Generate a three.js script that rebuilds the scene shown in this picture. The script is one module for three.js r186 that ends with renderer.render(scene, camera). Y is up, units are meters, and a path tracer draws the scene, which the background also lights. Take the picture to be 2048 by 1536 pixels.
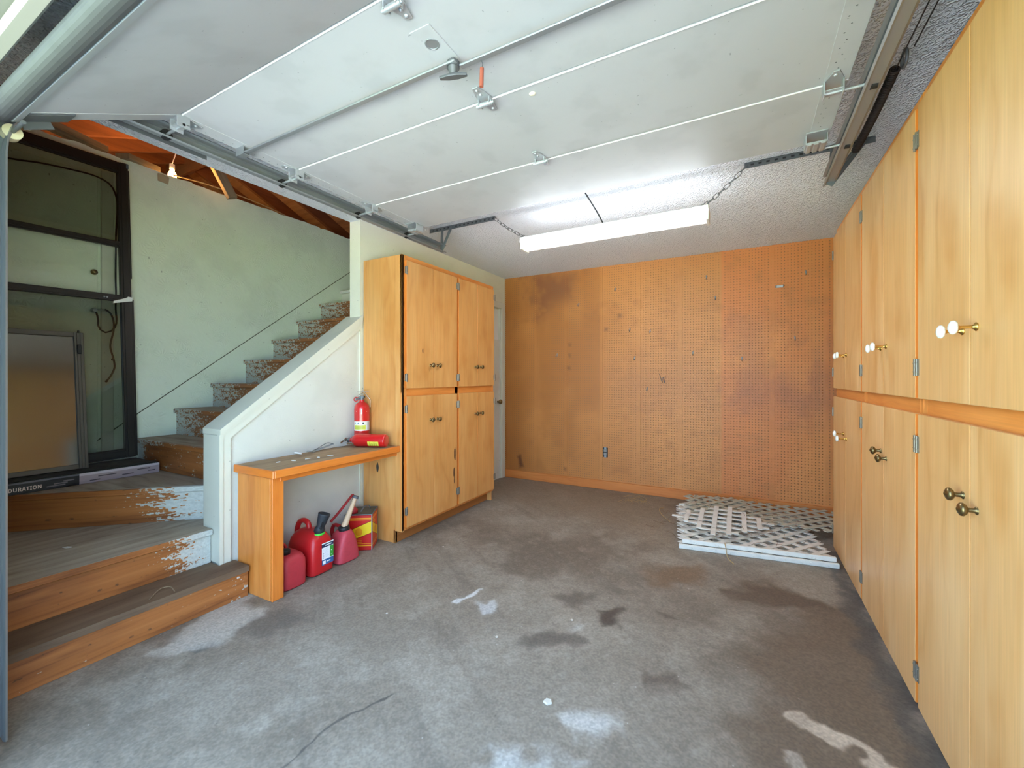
import * as THREE from 'three';
import { mergeGeometries } from 'three/addons/utils/BufferGeometryUtils.js';
import { RectAreaLightUniformsLib } from 'three/addons/lights/RectAreaLightUniformsLib.js';

// ---------------------------------------------------------------- camera, sky, sun, exposure
const scene = new THREE.Scene();
const camera = new THREE.PerspectiveCamera(84.06, 2048 / 1536, 0.03, 200);
camera.position.set(0, 1.22, 0);
camera.rotation.y = THREE.MathUtils.degToRad(28.62);
camera.setViewOffset(2048, 1536, 0, 14, 2048, 1536);

scene.background = new THREE.Color().setRGB(2.2, 3.4, 4.9);      // bright open sky in front of the garage

const sun = new THREE.DirectionalLight(new THREE.Color(1.0, 0.98, 0.95), 66.0);   // high sun from behind the house
sun.position.set(3.5, 14, -7);
sun.target.position.set(0, 0, 2);
sun.castShadow = true;
sun.shadow.mapSize.set(2048, 2048);
Object.assign(sun.shadow.camera, { left: -16, right: 16, top: 16, bottom: -16, near: 0.5, far: 45 });
scene.add(sun, sun.target);

const renderer = new THREE.WebGLRenderer({ antialias: true });
renderer.toneMapping = THREE.LinearToneMapping;
renderer.toneMappingExposure = 1.72;
renderer.shadowMap.enabled = true;
renderer.shadowMap.type = THREE.PCFSoftShadowMap;
RectAreaLightUniformsLib.init();

// ---------------------------------------------------------------- helpers
let seed = 20240611;
const rnd = () => { seed = (seed * 1664525 + 1013904223) >>> 0; return seed / 4294967296; };
const rr = (a, b) => a + (b - a) * rnd();
const LAT = new Float32Array(65536); for (let i = 0; i < 65536; i++) LAT[i] = rnd();
const mod = (a, n) => ((a % n) + n) % n;
function vn(x, y, px, py) {                       // periodic value noise
  const ix = Math.floor(x), iy = Math.floor(y); let fx = x - ix, fy = y - iy;
  fx = fx * fx * (3 - 2 * fx); fy = fy * fy * (3 - 2 * fy);
  let x0, x1, y0, y1;
  if (px > 255) { x0 = ix & 255; x1 = (ix + 1) & 255; } else { x0 = ix % px; if (x0 < 0) x0 += px; x1 = x0 + 1 === px ? 0 : x0 + 1; }
  if (py > 255) { y0 = (iy & 255) << 8; y1 = ((iy + 1) & 255) << 8; } else { y0 = iy % py; if (y0 < 0) y0 += py; y1 = (y0 + 1 === py ? 0 : y0 + 1) << 8; y0 <<= 8; }
  const a = LAT[y0 + x0], b = LAT[y0 + x1], c = LAT[y1 + x0], d = LAT[y1 + x1];
  return a + (b - a) * fx + (c - a) * fy + (a - b - c + d) * fx * fy;
}
function fbm(x, y, px, py, o = 4) { let s = 0, w = 0.5, t = 0; for (let i = 0; i < o; i++) { s += w * vn(x, y, px, py); t += w; x = x * 2 + 17; y = y * 2 + 31; px *= 2; py *= 2; w *= 0.5; } return s / t; }
const sst = (a, b, x) => { x = Math.min(1, Math.max(0, (x - a) / (b - a))); return x * x * (3 - 2 * x); };
const mix = (a, b, t) => [a[0] + (b[0] - a[0]) * t, a[1] + (b[1] - a[1]) * t, a[2] + (b[2] - a[2]) * t];
function tex(w, h, fn, srgb = true) {             // fn(u, v) -> [r, g, b] in 0..255 or a number in 0..1
  const d = new Uint8Array(w * h * 4);
  for (let j = 0; j < h; j++) for (let i = 0; i < w; i++) {
    const c = fn((i + 0.5) / w, (j + 0.5) / h), k = (j * w + i) * 4;
    if (typeof c === 'number') d[k] = d[k + 1] = d[k + 2] = Math.min(255, Math.max(0, c * 255));
    else { d[k] = Math.min(255, Math.max(0, c[0])); d[k + 1] = Math.min(255, Math.max(0, c[1])); d[k + 2] = Math.min(255, Math.max(0, c[2])); }
    d[k + 3] = 255;
  }
  const t = new THREE.DataTexture(d, w, h, THREE.RGBAFormat);
  t.wrapS = t.wrapT = THREE.RepeatWrapping; t.magFilter = THREE.LinearFilter; t.minFilter = THREE.LinearMipmapLinearFilter; t.generateMipmaps = true;
  if (srgb) t.colorSpace = THREE.SRGBColorSpace;
  t.needsUpdate = true; return t;
}
function canvasTex(w, h, draw) {
  const c = document.createElement('canvas'); c.width = w; c.height = h; draw(c.getContext('2d'), w, h);
  const t = new THREE.CanvasTexture(c); t.colorSpace = THREE.SRGBColorSpace; return t;
}
const rep = (t, sx, sy) => { const c = t.clone(); c.repeat.set(1 / sx, 1 / sy); c.needsUpdate = true; return c; };
const M = (o) => { const { physical, ...p } = o; return physical ? new THREE.MeshPhysicalMaterial(p) : new THREE.MeshStandardMaterial(p); };

const clean = (g) => { g = g.index ? g.toNonIndexed() : g; for (const k of Object.keys(g.attributes)) if (!['position', 'normal', 'uv'].includes(k)) g.deleteAttribute(k); return g; };
// uv in metres by the way each triangle faces; the grain (v) runs along the named axis
function metric(g, grain = 'y', ou = 0, ov = 0) {
  g = clean(g); const p = g.attributes.position, uv = new Float32Array(p.count * 2);
  const A = new THREE.Vector3(), B = new THREE.Vector3(), C = new THREE.Vector3();
  for (let i = 0; i < p.count; i += 3) {
    A.fromBufferAttribute(p, i); B.fromBufferAttribute(p, i + 1); C.fromBufferAttribute(p, i + 2);
    const n = B.clone().sub(A).cross(C.clone().sub(A)), ax = Math.abs(n.x), ay = Math.abs(n.y), az = Math.abs(n.z);
    const ax3 = ax >= ay && ax >= az ? 'x' : ay >= az ? 'y' : 'z';
    const pl = { x: ['z', 'y'], y: ['x', 'z'], z: ['x', 'y'] }[ax3]; let [u, v] = pl; if (u === grain) [u, v] = [v, u];
    [A, B, C].forEach((P, k) => { uv[(i + k) * 2] = P[u] + ou; uv[(i + k) * 2 + 1] = P[v] + ov; });
  }
  g.setAttribute('uv', new THREE.BufferAttribute(uv, 2)); return g;
}
function uvPlane(g, a, a0, a1, b, b0, b1) {       // planar uv 0..1 along two axes
  g = clean(g); const p = g.attributes.position, uv = new Float32Array(p.count * 2), get = { x: 'getX', y: 'getY', z: 'getZ' };
  for (let i = 0; i < p.count; i++) { uv[i * 2] = (p[get[a]](i) - a0) / (a1 - a0); uv[i * 2 + 1] = (p[get[b]](i) - b0) / (b1 - b0); }
  g.setAttribute('uv', new THREE.BufferAttribute(uv, 2)); return g;
}
// a box with chamfered edges between two corners
function box(x0, x1, y0, y1, z0, z1, c = 0.002, grain = 'y', rnduv = true) {
  if (x0 > x1) [x0, x1] = [x1, x0]; if (y0 > y1) [y0, y1] = [y1, y0]; if (z0 > z1) [z0, z1] = [z1, z0];
  c = Math.min(c, (x1 - x0) * 0.45, (y1 - y0) * 0.45, (z1 - z0) * 0.45);
  const cen = new THREE.Vector3((x0 + x1) / 2, (y0 + y1) / 2, (z0 + z1) / 2), tri = [];
  const pt = (sx, sy, sz, f) => [sx > 0 ? x1 - (f === 0 ? 0 : c) : x0 + (f === 0 ? 0 : c), sy > 0 ? y1 - (f === 1 ? 0 : c) : y0 + (f === 1 ? 0 : c), sz > 0 ? z1 - (f === 2 ? 0 : c) : z0 + (f === 2 ? 0 : c)];
  const quad = (a, b, d, e) => { face(a, b, d); face(a, d, e); };
  const face = (a, b, d) => {
    const A = new THREE.Vector3(...a), B = new THREE.Vector3(...b), D = new THREE.Vector3(...d), n = B.clone().sub(A).cross(D.clone().sub(A));
    const m = A.clone().add(B).add(D).divideScalar(3).sub(cen); if (n.dot(m) < 0) tri.push(...a, ...d, ...b); else tri.push(...a, ...b, ...d);
  };
  for (let f = 0; f < 3; f++) for (const s of [-1, 1]) {
    const q = (p, r) => { const v = [0, 0, 0]; v[f] = s; v[(f + 1) % 3] = p; v[(f + 2) % 3] = r; return pt(v[0], v[1], v[2], f); };
    quad(q(-1, -1), q(1, -1), q(1, 1), q(-1, 1));
  }
  if (c > 0) {
    for (let f = 0; f < 3; f++) { const g1 = (f + 1) % 3, g2 = (f + 2) % 3;
      for (const s of [-1, 1]) for (const t of [-1, 1]) {
        const q = (e, face_) => { const v = [0, 0, 0]; v[f] = e; v[g1] = s; v[g2] = t; return pt(v[0], v[1], v[2], face_); };
        quad(q(-1, g1), q(1, g1), q(1, g2), q(-1, g2));
      } }
    for (const a of [-1, 1]) for (const b of [-1, 1]) for (const d of [-1, 1]) face(pt(a, b, d, 0), pt(a, b, d, 1), pt(a, b, d, 2));
  }
  const g = new THREE.BufferGeometry(); g.setAttribute('position', new THREE.BufferAttribute(new Float32Array(tri), 3)); g.computeVertexNormals();
  return metric(g, grain, rnduv ? rr(0, 5) : 0, rnduv ? rr(0, 5) : 0);
}
const V = (x, y, z) => new THREE.Vector3(x, y, z);
function aim(g, a, b) {                           // turn +y geometry of unit placement to run from a to b (centred)
  const A = V(...a), B = V(...b), d = B.clone().sub(A), q = new THREE.Quaternion().setFromUnitVectors(V(0, 1, 0), d.clone().normalize());
  g.applyQuaternion(q); g.translate(...A.add(B).multiplyScalar(0.5).toArray()); return g;
}
const cyl = (a, b, r0, r1 = r0, seg = 14) => clean(aim(new THREE.CylinderGeometry(r1, r0, V(...a).distanceTo(V(...b)), seg), a, b));
const tube = (pts, r, seg = 24, rad = 8) => clean(new THREE.TubeGeometry(new THREE.CatmullRomCurve3(pts.map((p) => V(...p))), seg, r, rad));
const lathe = (pr, seg = 28) => clean(new THREE.LatheGeometry(pr.map((p) => new THREE.Vector2(Math.max(p[0], 0.0001), p[1])), seg));
const ball = (x, y, z, r, sx = 1, sy = 1, sz = 1) => clean(new THREE.SphereGeometry(r, 18, 12).scale(sx, sy, sz).translate(x, y, z));
const torus = (R, r, s = 18, t = 8) => clean(new THREE.TorusGeometry(R, r, t, s));
function bar(a, b, w, h) {                        // flat bar w x h between two points
  const L = V(...a).distanceTo(V(...b)); return aim(box(-w / 2, w / 2, -L / 2, L / 2, -h / 2, h / 2, 0.001), a, b);
}
function prism(pts, depth, bevel = 0) {           // xy outline pushed along +z
  const s = new THREE.Shape(pts.map((p) => new THREE.Vector2(...p)));
  return clean(new THREE.ExtrudeGeometry(s, { depth, bevelEnabled: bevel > 0, bevelSize: bevel, bevelThickness: bevel, bevelSegments: 2, steps: 1, curveSegments: 10 }));
}
// horizontal slab: xz outline between y0 and y1
const slab = (pts, y0, y1, grain = 'z') => { const g = prism(pts.map(([x, z]) => [x, -z]), y1 - y0); g.rotateX(-Math.PI / 2); g.translate(0, y0, 0); return metric(g, grain, rr(0, 4), rr(0, 4)); };
// upright slab: zy outline between x0 and x1
const wallZY = (pts, x0, x1, holes = []) => {
  const s = new THREE.Shape(pts.map(([z, y]) => new THREE.Vector2(-z, y)));
  for (const h of holes) s.holes.push(new THREE.Path(h.map(([z, y]) => new THREE.Vector2(-z, y))));
  const g = clean(new THREE.ExtrudeGeometry(s, { depth: x1 - x0, bevelEnabled: false })); g.rotateY(Math.PI / 2); g.translate(x0, 0, 0); return metric(g, 'y');
};
// stacked rounded-rectangle sections [y, width z, depth x, offset x, exponent]
function loft(secs, n = 40) {
  const pos = [], ring = ([y, w, d, ox = 0, e = 4]) => { const r = []; for (let i = 0; i < n; i++) { const a = i / n * Math.PI * 2, c = Math.cos(a), s = Math.sin(a); r.push([ox + Math.sign(c) * Math.abs(c) ** (2 / e) * d / 2, y, Math.sign(s) * Math.abs(s) ** (2 / e) * w / 2]); } return r; };
  const R = secs.map(ring), idx = [], uv = [];
  R.forEach((r, k) => r.forEach((p, i) => { pos.push(...p); uv.push(i / n, k / (R.length - 1)); }));
  for (let k = 0; k < R.length - 1; k++) for (let i = 0; i < n; i++) { const a = k * n + i, b = k * n + (i + 1) % n, c = a + n, d = b + n; idx.push(a, c, b, b, c, d); }
  for (const [k, up] of [[0, 0], [R.length - 1, 1]]) { const s = secs[k], ci = pos.length / 3; pos.push(s[3] ?? 0, s[0], 0); uv.push(0.5, up); for (let i = 0; i < n; i++) { const a = k * n + i, b = k * n + (i + 1) % n; up ? idx.push(ci, b, a) : idx.push(ci, a, b); } }
  const g = new THREE.BufferGeometry(); g.setAttribute('position', new THREE.BufferAttribute(new Float32Array(pos), 3)); g.setAttribute('uv', new THREE.BufferAttribute(new Float32Array(uv), 2)); g.setIndex(idx); g.computeVertexNormals(); return clean(g);
}
const used = {};
function numbered(n) { if (!(n in used)) { used[n] = 0; return n; } used[n]++; return n + '_' + String(used[n]).padStart(3, '0'); }
function mesh(geos, m) { const l = (Array.isArray(geos) ? geos : [geos]).map(clean); const o = new THREE.Mesh(l.length > 1 ? mergeGeometries(l) : l[0], m); o.castShadow = o.receiveShadow = true; return o; }
function struct(name, geos, m, label, category) { const o = mesh(geos, m); o.name = numbered(name); o.userData = { kind: 'structure', label, category: category ?? name.split('_')[0] }; scene.add(o); return o; }
function part(name, geos, m, parent, label) { const o = mesh(geos, m); o.name = name; if (label) o.userData.label = label; parent.add(o); return o; }
function thing(name, label, category, [x, y, z] = [0, 0, 0], ry = 0, group) { const o = new THREE.Group(); o.name = numbered(name); o.position.set(x, y, z); o.rotation.y = ry; o.userData = { label, category }; if (group) o.userData.group = group; scene.add(o); return o; }
function single(name, geos, m, label, category, group) { const o = mesh(geos, m); o.name = numbered(name); o.userData = { label, category }; if (group) o.userData.group = group; scene.add(o); return o; }

// ---------------------------------------------------------------- textures and materials
const woodFn = (base, dark, light, k = 1, rings = 5) => (u, v) => {
  const warp = fbm(u * 3, v * 3, 3, 3, 3), warp2 = fbm(u * 6 + 9, v * 2, 6, 2, 3);
  const ring = u * rings + warp * 1.6 + warp2 * 0.5, fr = ring - Math.floor(ring), line = Math.pow(Math.abs(fr - 0.5) * 2, 7) * (0.4 + 0.9 * vn(u * 5, v * 7, 5, 7));
  const streak = fbm(u * 70, v * 3, 70, 3, 3), fine = fbm(u * 200, v * 10, 200, 10, 2), blotch = fbm(u * 4 + 3, v * 5, 4, 5, 4);
  let c = mix(base, dark, Math.min(1, (line * 0.3 + sst(0.5, 0.85, streak) * 0.13 + sst(0.54, 0.8, blotch) * 0.45) * k));
  c = mix(c, light, sst(0.45, 0.8, fbm(u * 9 + 5, v * 3 + 7, 9, 3, 4)) * 0.6);
  const f = 0.965 + fine * 0.07; return [c[0] * f, c[1] * f, c[2] * f];
};
const T = {};
T.birch = tex(512, 896, woodFn([227, 174, 114], [196, 130, 66], [237, 192, 138], 1, 4));
T.pine = tex(384, 768, woodFn([170, 104, 52], [104, 52, 22], [190, 126, 70], 1.3, 7));
T.grey = tex(384, 768, woodFn([170, 154, 134], [122, 104, 88], [192, 180, 162], 1.2, 6));
T.dark = tex(256, 512, woodFn([138, 92, 58], [86, 52, 32], [160, 112, 72], 1, 5));
T.swirl = tex(640, 640, (() => {                // fans of brush strokes in the wall finish
  const st = []; for (let i = 0; i < 300; i++) st.push([rnd(), rnd(), rr(0, 6.28), rr(0.03, 0.065)]);
  const cells = Array.from({ length: 64 }, () => []);
  st.forEach((s, i) => { for (let a = -1; a <= 1; a++) for (let b = -1; b <= 1; b++) cells[mod(Math.floor(s[1] * 8) + b, 8) * 8 + mod(Math.floor(s[0] * 8) + a, 8)].push(s); });
  return (u, v) => {
    let best = 9, h = 0; for (const [x, y, a, r] of cells[Math.floor(v * 8) * 8 + Math.floor(u * 8)]) {
      let dx = u - x, dy = v - y; dx -= Math.round(dx); dy -= Math.round(dy); const d = Math.hypot(dx, dy) / r; if (d < best) { best = d; h = Math.sin((Math.atan2(dy, dx) + a) * 13 + fbm(u * 16, v * 16, 16, 16, 2) * 5) * sst(1.1, 0.5, d) * sst(0.05, 0.3, d); }
    }
    return 0.5 + h * 0.3 * sst(0.35, 0.7, fbm(u * 9, v * 9, 9, 9, 3)) + (fbm(u * 60, v * 60, 60, 60, 3) - 0.5) * 0.45;
  };
})(), false);
T.popcorn = tex(512, 512, (u, v) => { const a = vn(u * 90, v * 90, 90, 90), b = vn(u * 50 + 7, v * 50, 50, 50); return sst(0.45, 0.85, a) * 0.6 + sst(0.5, 0.9, b) * 0.4; }, false);
T.grain = tex(512, 512, (u, v) => 0.5 * fbm(u * 64, v * 64, 64, 64, 3) + 0.5 * fbm(u * 6, v * 6, 6, 6, 4), false);
T.dirt = tex(512, 512, (u, v) => { const n = fbm(u * 8, v * 8, 8, 8, 5), s = vn(u * 140, v * 140, 140, 140); const k = 1 - 0.035 * sst(0.5, 0.75, n) - (s > 0.985 ? 0.3 : 0); return [255 * k, 252 * k, 246 * k]; });

// concrete: stains laid out where they lie on the floor, in metres
const FX0 = -4.1, FX1 = 1.3, FZ0 = -4.8, FZ1 = -0.15;
const boxOf = (pts) => pts.bb ?? (pts.bb = [Math.min(...pts.map((p) => p[0])), Math.max(...pts.map((p) => p[0])), Math.min(...pts.map((p) => p[1])), Math.max(...pts.map((p) => p[1]))]);
const blob = (x, z, pts, soft) => {
  const b4 = boxOf(pts); if (x < b4[0] - soft || x > b4[1] + soft || z < b4[2] - soft || z > b4[3] + soft) return 0;               // signed closeness to a polygon: 1 inside, 0 outside beyond soft
  let inside = false, d = 9; for (let i = 0, j = pts.length - 1; i < pts.length; j = i++) {
    const [ax, az] = pts[i], [bx, bz] = pts[j]; if ((az > z) !== (bz > z) && x < (bx - ax) * (z - az) / (bz - az) + ax) inside = !inside;
    const ex = bx - ax, ez = bz - az, t = Math.min(1, Math.max(0, ((x - ax) * ex + (z - az) * ez) / (ex * ex + ez * ez + 1e-9))); d = Math.min(d, Math.hypot(x - ax - ex * t, z - az - ez * t));
  } return inside ? 0.5 + 0.5 * Math.min(1, d / soft) : Math.max(0, 0.5 - 0.5 * d / soft);
};
const line = (x, z, pts) => { let d = 9; for (let i = 0; i < pts.length - 1; i++) { const [ax, az] = pts[i], [bx, bz] = pts[i + 1], ex = bx - ax, ez = bz - az, t = Math.min(1, Math.max(0, ((x - ax) * ex + (z - az) * ez) / (ex * ex + ez * ez))); d = Math.min(d, Math.hypot(x - ax - ex * t, z - az - ez * t)); } return d; };
const stains = [ // polygon, colour, strength, softness
  [[[0.108, -2.399], [0.304, -2.735], [0.49, -2.836], [0.545, -2.459], [0.55, -1.996], [0.55, -1.5], [0.015, -1.4], [-0.071, -1.57], [0.053, -1.921], [0.002, -2.131]], [100, 84, 69], 0.75, 0.16],
  [[[-0.098, -2.726], [0.107, -2.94], [0.273, -2.865], [0.40, -2.76], [0.118, -2.633], [-0.046, -2.63]], [90, 76, 64], 0.85, 0.07],
  [[[-0.65, -2.176], [-0.555, -2.266], [-0.52, -2.061], [-0.601, -2.012]], [74, 64, 56], 0.9, 0.04],
  [[[-0.916, -1.73], [-0.844, -1.879], [-0.704, -1.911], [-0.665, -1.806], [-0.841, -1.71]], [92, 84, 76], 0.75, 0.05],
  [[[-0.955, -2.195], [-0.852, -2.315], [-0.734, -2.315], [-0.796, -2.162]], [96, 86, 76], 0.75, 0.05],
  [[[-0.364, -1.822], [-0.214, -1.87], [-0.18, -1.815], [-0.337, -1.74]], [90, 78, 68], 0.7, 0.04],
  [[[-0.524, -2.782], [-0.253, -3.011], [-0.203, -2.736], [-0.461, -2.595]], [112, 88, 66], 0.7, 0.09],
  [[[-0.40, -2.30], [-0.33, -2.33], [-0.31, -2.27], [-0.38, -2.24]], [92, 80, 70], 0.8, 0.03],
  [[[-2.246, -1.236], [-2.158, -1.391], [-1.9, -1.396], [-2.0, -1.198]], [104, 98, 90], 0.7, 0.06],
  [[[-2.217, -1.041], [-2.125, -1.113], [-2.077, -1.035], [-2.097, -0.985]], [92, 90, 86], 0.85, 0.03],
  [[[-2.6, -3.7], [-1.2, -3.5], [-0.5, -3.3], [-0.45, -4.6], [-2.6, -4.6]], [134, 116, 96], 0.5, 0.4],
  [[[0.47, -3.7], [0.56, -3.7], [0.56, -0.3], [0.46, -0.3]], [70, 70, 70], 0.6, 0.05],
  [[[-2.29, -0.88], [-2.487, -1.24], [-2.402, -1.374], [-2.191, -1.292], [-2.096, -1.065], [-2.194, -0.932]], [188, 182, 172], 0.75, 0.05],
  [[[-1.375, -1.86], [-1.355, -2.03], [-1.33, -2.02], [-1.345, -1.86]], [206, 206, 204], 0.95, 0.012],
  [[[-1.29, -1.95], [-1.224, -2.017], [-1.159, -1.936], [-1.222, -1.863]], [190, 190, 190], 0.8, 0.025],
  [[[-0.581, -1.434], [-0.529, -1.489], [-0.397, -1.51], [-0.388, -1.446], [-0.504, -1.368]], [196, 194, 190], 0.75, 0.05],
  [[[-0.714, -1.177], [-0.612, -1.243], [-0.429, -1.302], [-0.38, -1.25], [-0.68, -1.05]], [190, 190, 188], 0.65, 0.05],
  [[[-0.72, -1.99], [-0.66, -2.0], [-0.66, -1.93], [-0.71, -1.93]], [180, 178, 174], 0.6, 0.04],
];
T.floor = tex(1600, 1380, (u, v) => {
  const x = FX0 + u * (FX1 - FX0), z = FZ0 + v * (FZ1 - FZ0);
  const a = fbm(x * 1.1 + 40, z * 1.1 + 40, 256, 256, 4), b = fbm(x * 4 + 60, z * 4 + 90, 256, 256, 5), s = fbm((x * 0.8 + z * 0.6) * 2 + 50, (z * 0.8 - x * 0.6) * 14 + 90, 256, 256, 4), f = vn(x * 160 + 999, z * 160 + 999, 9999, 9999);
  let c = mix([136, 126, 113], [112, 101, 88], sst(0.38, 0.68, a)); c = mix(c, [158, 149, 136], sst(0.5, 0.75, b) * 0.55); c = mix(c, [98, 91, 82], sst(0.55, 0.8, s) * 0.3); const m3 = fbm(x * 34 + 11, z * 34 + 57, 256, 256, 3); c = mix(c, [176, 170, 160], sst(0.52, 0.78, m3) * 0.12); c = mix(c, [92, 84, 75], sst(0.48, 0.2, m3) * 0.16);
  const wx = x + (fbm(x * 9 + 70, z * 9 + 70, 256, 256, 3) - 0.5) * 0.16, wz = z + (fbm(x * 9 + 140, z * 9 + 20, 256, 256, 3) - 0.5) * 0.16, wob = 0.72 + 0.56 * fbm(x * 22 + 77, z * 22 + 31, 256, 256, 3);
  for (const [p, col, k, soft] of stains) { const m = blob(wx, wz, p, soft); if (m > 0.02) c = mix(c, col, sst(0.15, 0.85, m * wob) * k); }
  const ds = line(wx, wz, [[0.161, -1.853], [0.244, -1.811], [0.332, -1.768], [0.42, -1.717]]) , d2 = line(wx, wz, [[0.118, -1.673], [0.138, -1.55]]);
  c = mix(c, [188, 172, 154], 0.85 * sst(0.042, 0.018, ds) * wob); c = mix(c, [176, 164, 150], 0.7 * sst(0.03, 0.01, d2));
  const dc = line(x + (fbm(x * 14, z * 14, 256, 256, 2) - 0.5) * 0.05, z, [[-1.273, -0.6], [-1.273, -0.983], [-1.259, -1.078], [-1.177, -1.22]]); c = mix(c, [70, 66, 62], 0.7 * sst(0.006, 0.002, dc));
  const g = 0.9 + 0.2 * f; c = [c[0] * g, c[1] * g, c[2] * g]; if (f > 0.992) c = mix(c, [214, 212, 208], 0.7); if (f < 0.006) c = mix(c, [60, 54, 48], 0.6);
  return c;
});
// peg board: stained brown hardboard, origin at the left foot of the back wall
const PW = 3.75, PH = 2.43, PX0 = -2.59;
const pstain = [[[[-2.3, 2.43], [-1.72, 2.40], [-1.70, 2.15], [-1.95, 2.05], [-2.1, 1.88], [-2.2, 2.1]], [120, 72, 46], 0.6, 0.16], [[[0.1, 1.25], [0.45, 1.2], [0.75, 1.7], [0.8, 0.9], [0.3, 0.85], [-0.1, 0.95]], [160, 96, 66], 0.55, 0.3], [[[-0.1, 1.8], [0.15, 1.75], [0.12, 1.0], [-0.15, 1.05]], [168, 104, 66], 0.45, 0.14], [[[-1.37, 1.35], [-0.4, 1.3], [-0.2, 0.9], [-1.3, 0.95]], [178, 118, 72], 0.4, 0.3], [[[-2.42, 0.25], [-2.36, 0.28], [-2.33, 0.14], [-2.38, 0.12]], [96, 56, 32], 0.8, 0.03]];
for (const [x, y] of [[-1.742, 1.308], [-1.742, 1.576], [-1.74, 1.45], [-1.79, 0.18], [-1.316, 1.732], [-1.164, 1.877]]) pstain.push([[[x - 0.012, y - 0.015], [x + 0.012, y - 0.015], [x + 0.012, y + 0.015], [x - 0.012, y + 0.015]], [112, 72, 44], 0.6, 0.03]);
T.peg = tex(800, 518, (u, v) => {
  const x = PX0 + u * PW, y = v * PH, a = fbm(x * 2 + 50, y * 1.4 + 50, 256, 256, 4), b = fbm(x * 9 + 20, y * 9 + 60, 256, 256, 4), st = fbm(x * 7 + 90, y * 0.9 + 10, 256, 256, 3);
  const panel = x < -1.384 ? [178, 114, 54] : x < -0.193 ? [196, 128, 64] : [202, 120, 58];
  let c = mix(panel, [214, 144, 76], sst(0.4, 0.7, a) * 0.5); c = mix(c, [170, 108, 54], sst(0.52, 0.8, b) * 0.35); c = mix(c, [196, 132, 72], sst(0.5, 0.8, st) * 0.4);
  for (const [p, col, k, soft] of pstain) { const q = soft < 0.05 ? 0.06 : 0.3, m = blob(x + (b - 0.5) * q, y + (a - 0.5) * q, p, soft); if (m > 0.02) c = mix(c, col, sst(0.1, 0.9, m * (0.7 + 0.6 * b)) * k); }
  return c;
});
T.hole = tex(32, 32, (u, v) => (Math.hypot(u - 0.5, v - 0.5) < 0.15 ? 0 : 1), false);
// stair boards: varnished pine with old white paint left in flaking patches; u runs along the board, v up
const flake = (paint) => { const w = woodFn([164, 100, 50], [98, 52, 24], [184, 118, 64], 1.25, 6); return (u, v) => {
  const g = w(v * 0.6 + 0.2, u * 0.5), n = fbm(u * 18, v * 6, 18, 6, 4), n2 = fbm(u * 110 + 5, v * 26, 110, 26, 3), n3 = fbm(u * 46, v * 40, 46, 40, 3);
  const k = paint(u, v) + (n - 0.5) * 0.8 + (n2 - 0.5) * 0.7 + (n3 - 0.5) * 0.5, pw = 212 - n2 * 34;
  let c = mix(g, [pw, pw + 1, pw - 5], sst(0.46, 0.54, k)); c = mix(c, [70, 50, 36], 0.6 * sst(0.76, 0.84, fbm(u * 30 + 9, v * 8, 30, 8, 4))); return c;
}; };
T.riser1 = tex(800, 128, flake((u, v) => 0.02 + 0.25 * sst(0.7, 1, u)));
T.riser2 = tex(800, 128, flake((u, v) => -0.08 + 0.95 * sst(0.62, 1.0, u)));
T.riser4 = tex(800, 128, flake((u, v) => 0.18 + 0.7 * sst(0.6, 0.9, Math.abs(u - 0.45) * 2)));
T.riser5 = tex(800, 128, flake((u, v) => 0.3 + 0.3 * sst(0.5, 0.05, u) - 0.3 * sst(0.4, 0.85, u)));

const mt = (o) => M({ roughness: 0.6, ...o });
const wood = (t, sx, sy, color, o = {}) => mt({ map: rep(t, sx, sy), color, ...o });
const mBirch = wood(T.birch, 0.9, 1.7, 0xffffff, { roughness: 0.38 });
const mBirchL = wood(T.birch, 0.9, 1.7, 0xf2e3c8, { roughness: 0.4 });
const mFrame = wood(T.birch, 0.4, 1.3, 0xfacd98, { roughness: 0.38 });
const mEdge = wood(T.birch, 0.4, 1.3, 0xf8b872, { roughness: 0.38 });
const mPine = wood(T.pine, 0.4, 1.6, 0xffffff, { roughness: 0.5 });
const mTread = wood(T.grey, 0.45, 1.4, 0xffffff, { roughness: 0.72 });
const mTreadDark = wood(T.grey, 0.45, 1.4, 0xa89484, { roughness: 0.72 });
const mBench = wood(T.grey, 0.5, 1.3, 0xe8cfae, { roughness: 0.6 });
const mRoof = wood(T.dark, 0.4, 1.5, 0xffffff, { roughness: 0.8 });
const mRafter = wood(T.dark, 0.4, 1.5, 0xb89a86, { roughness: 0.85 });
const mBoard = wood(T.grey, 0.3, 1.2, 0xd8cdbb, { roughness: 0.8 });
const wallBump = rep(T.swirl, 1.3, 1.3), dirt = rep(T.dirt, 2.3, 2.3);
const mWallStair = mt({ color: 0xe7f2e6, map: dirt, bumpMap: wallBump, bumpScale: 0.0028, roughness: 0.55 });
const mWall = mt({ color: 0xe4e4d4, map: dirt, bumpMap: rep(T.grain, 0.3, 0.3), bumpScale: 0.0015, roughness: 0.7 });
const mKnee = mt({ color: 0xd8dad6, map: dirt, bumpMap: rep(T.swirl, 0.9, 0.9), bumpScale: 0.0007, roughness: 0.6 });
const mCeil = mt({ color: 0xe9eef2, bumpMap: rep(T.popcorn, 0.5, 0.5), bumpScale: 0.008, roughness: 0.9 });
const mTrim = mt({ color: 0xd9dbd2, map: dirt, roughness: 0.45 });
const mPaintW = mt({ color: 0xe9e8e2, roughness: 0.4 });
const mPlaster = mt({ color: 0xcfc9bd, roughness: 0.9 });
const mGalv = mt({ color: 0x989da0, metalness: 0.6, roughness: 0.42 });
const mGalvD = mt({ color: 0x6c7073, metalness: 0.6, roughness: 0.45 });
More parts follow.
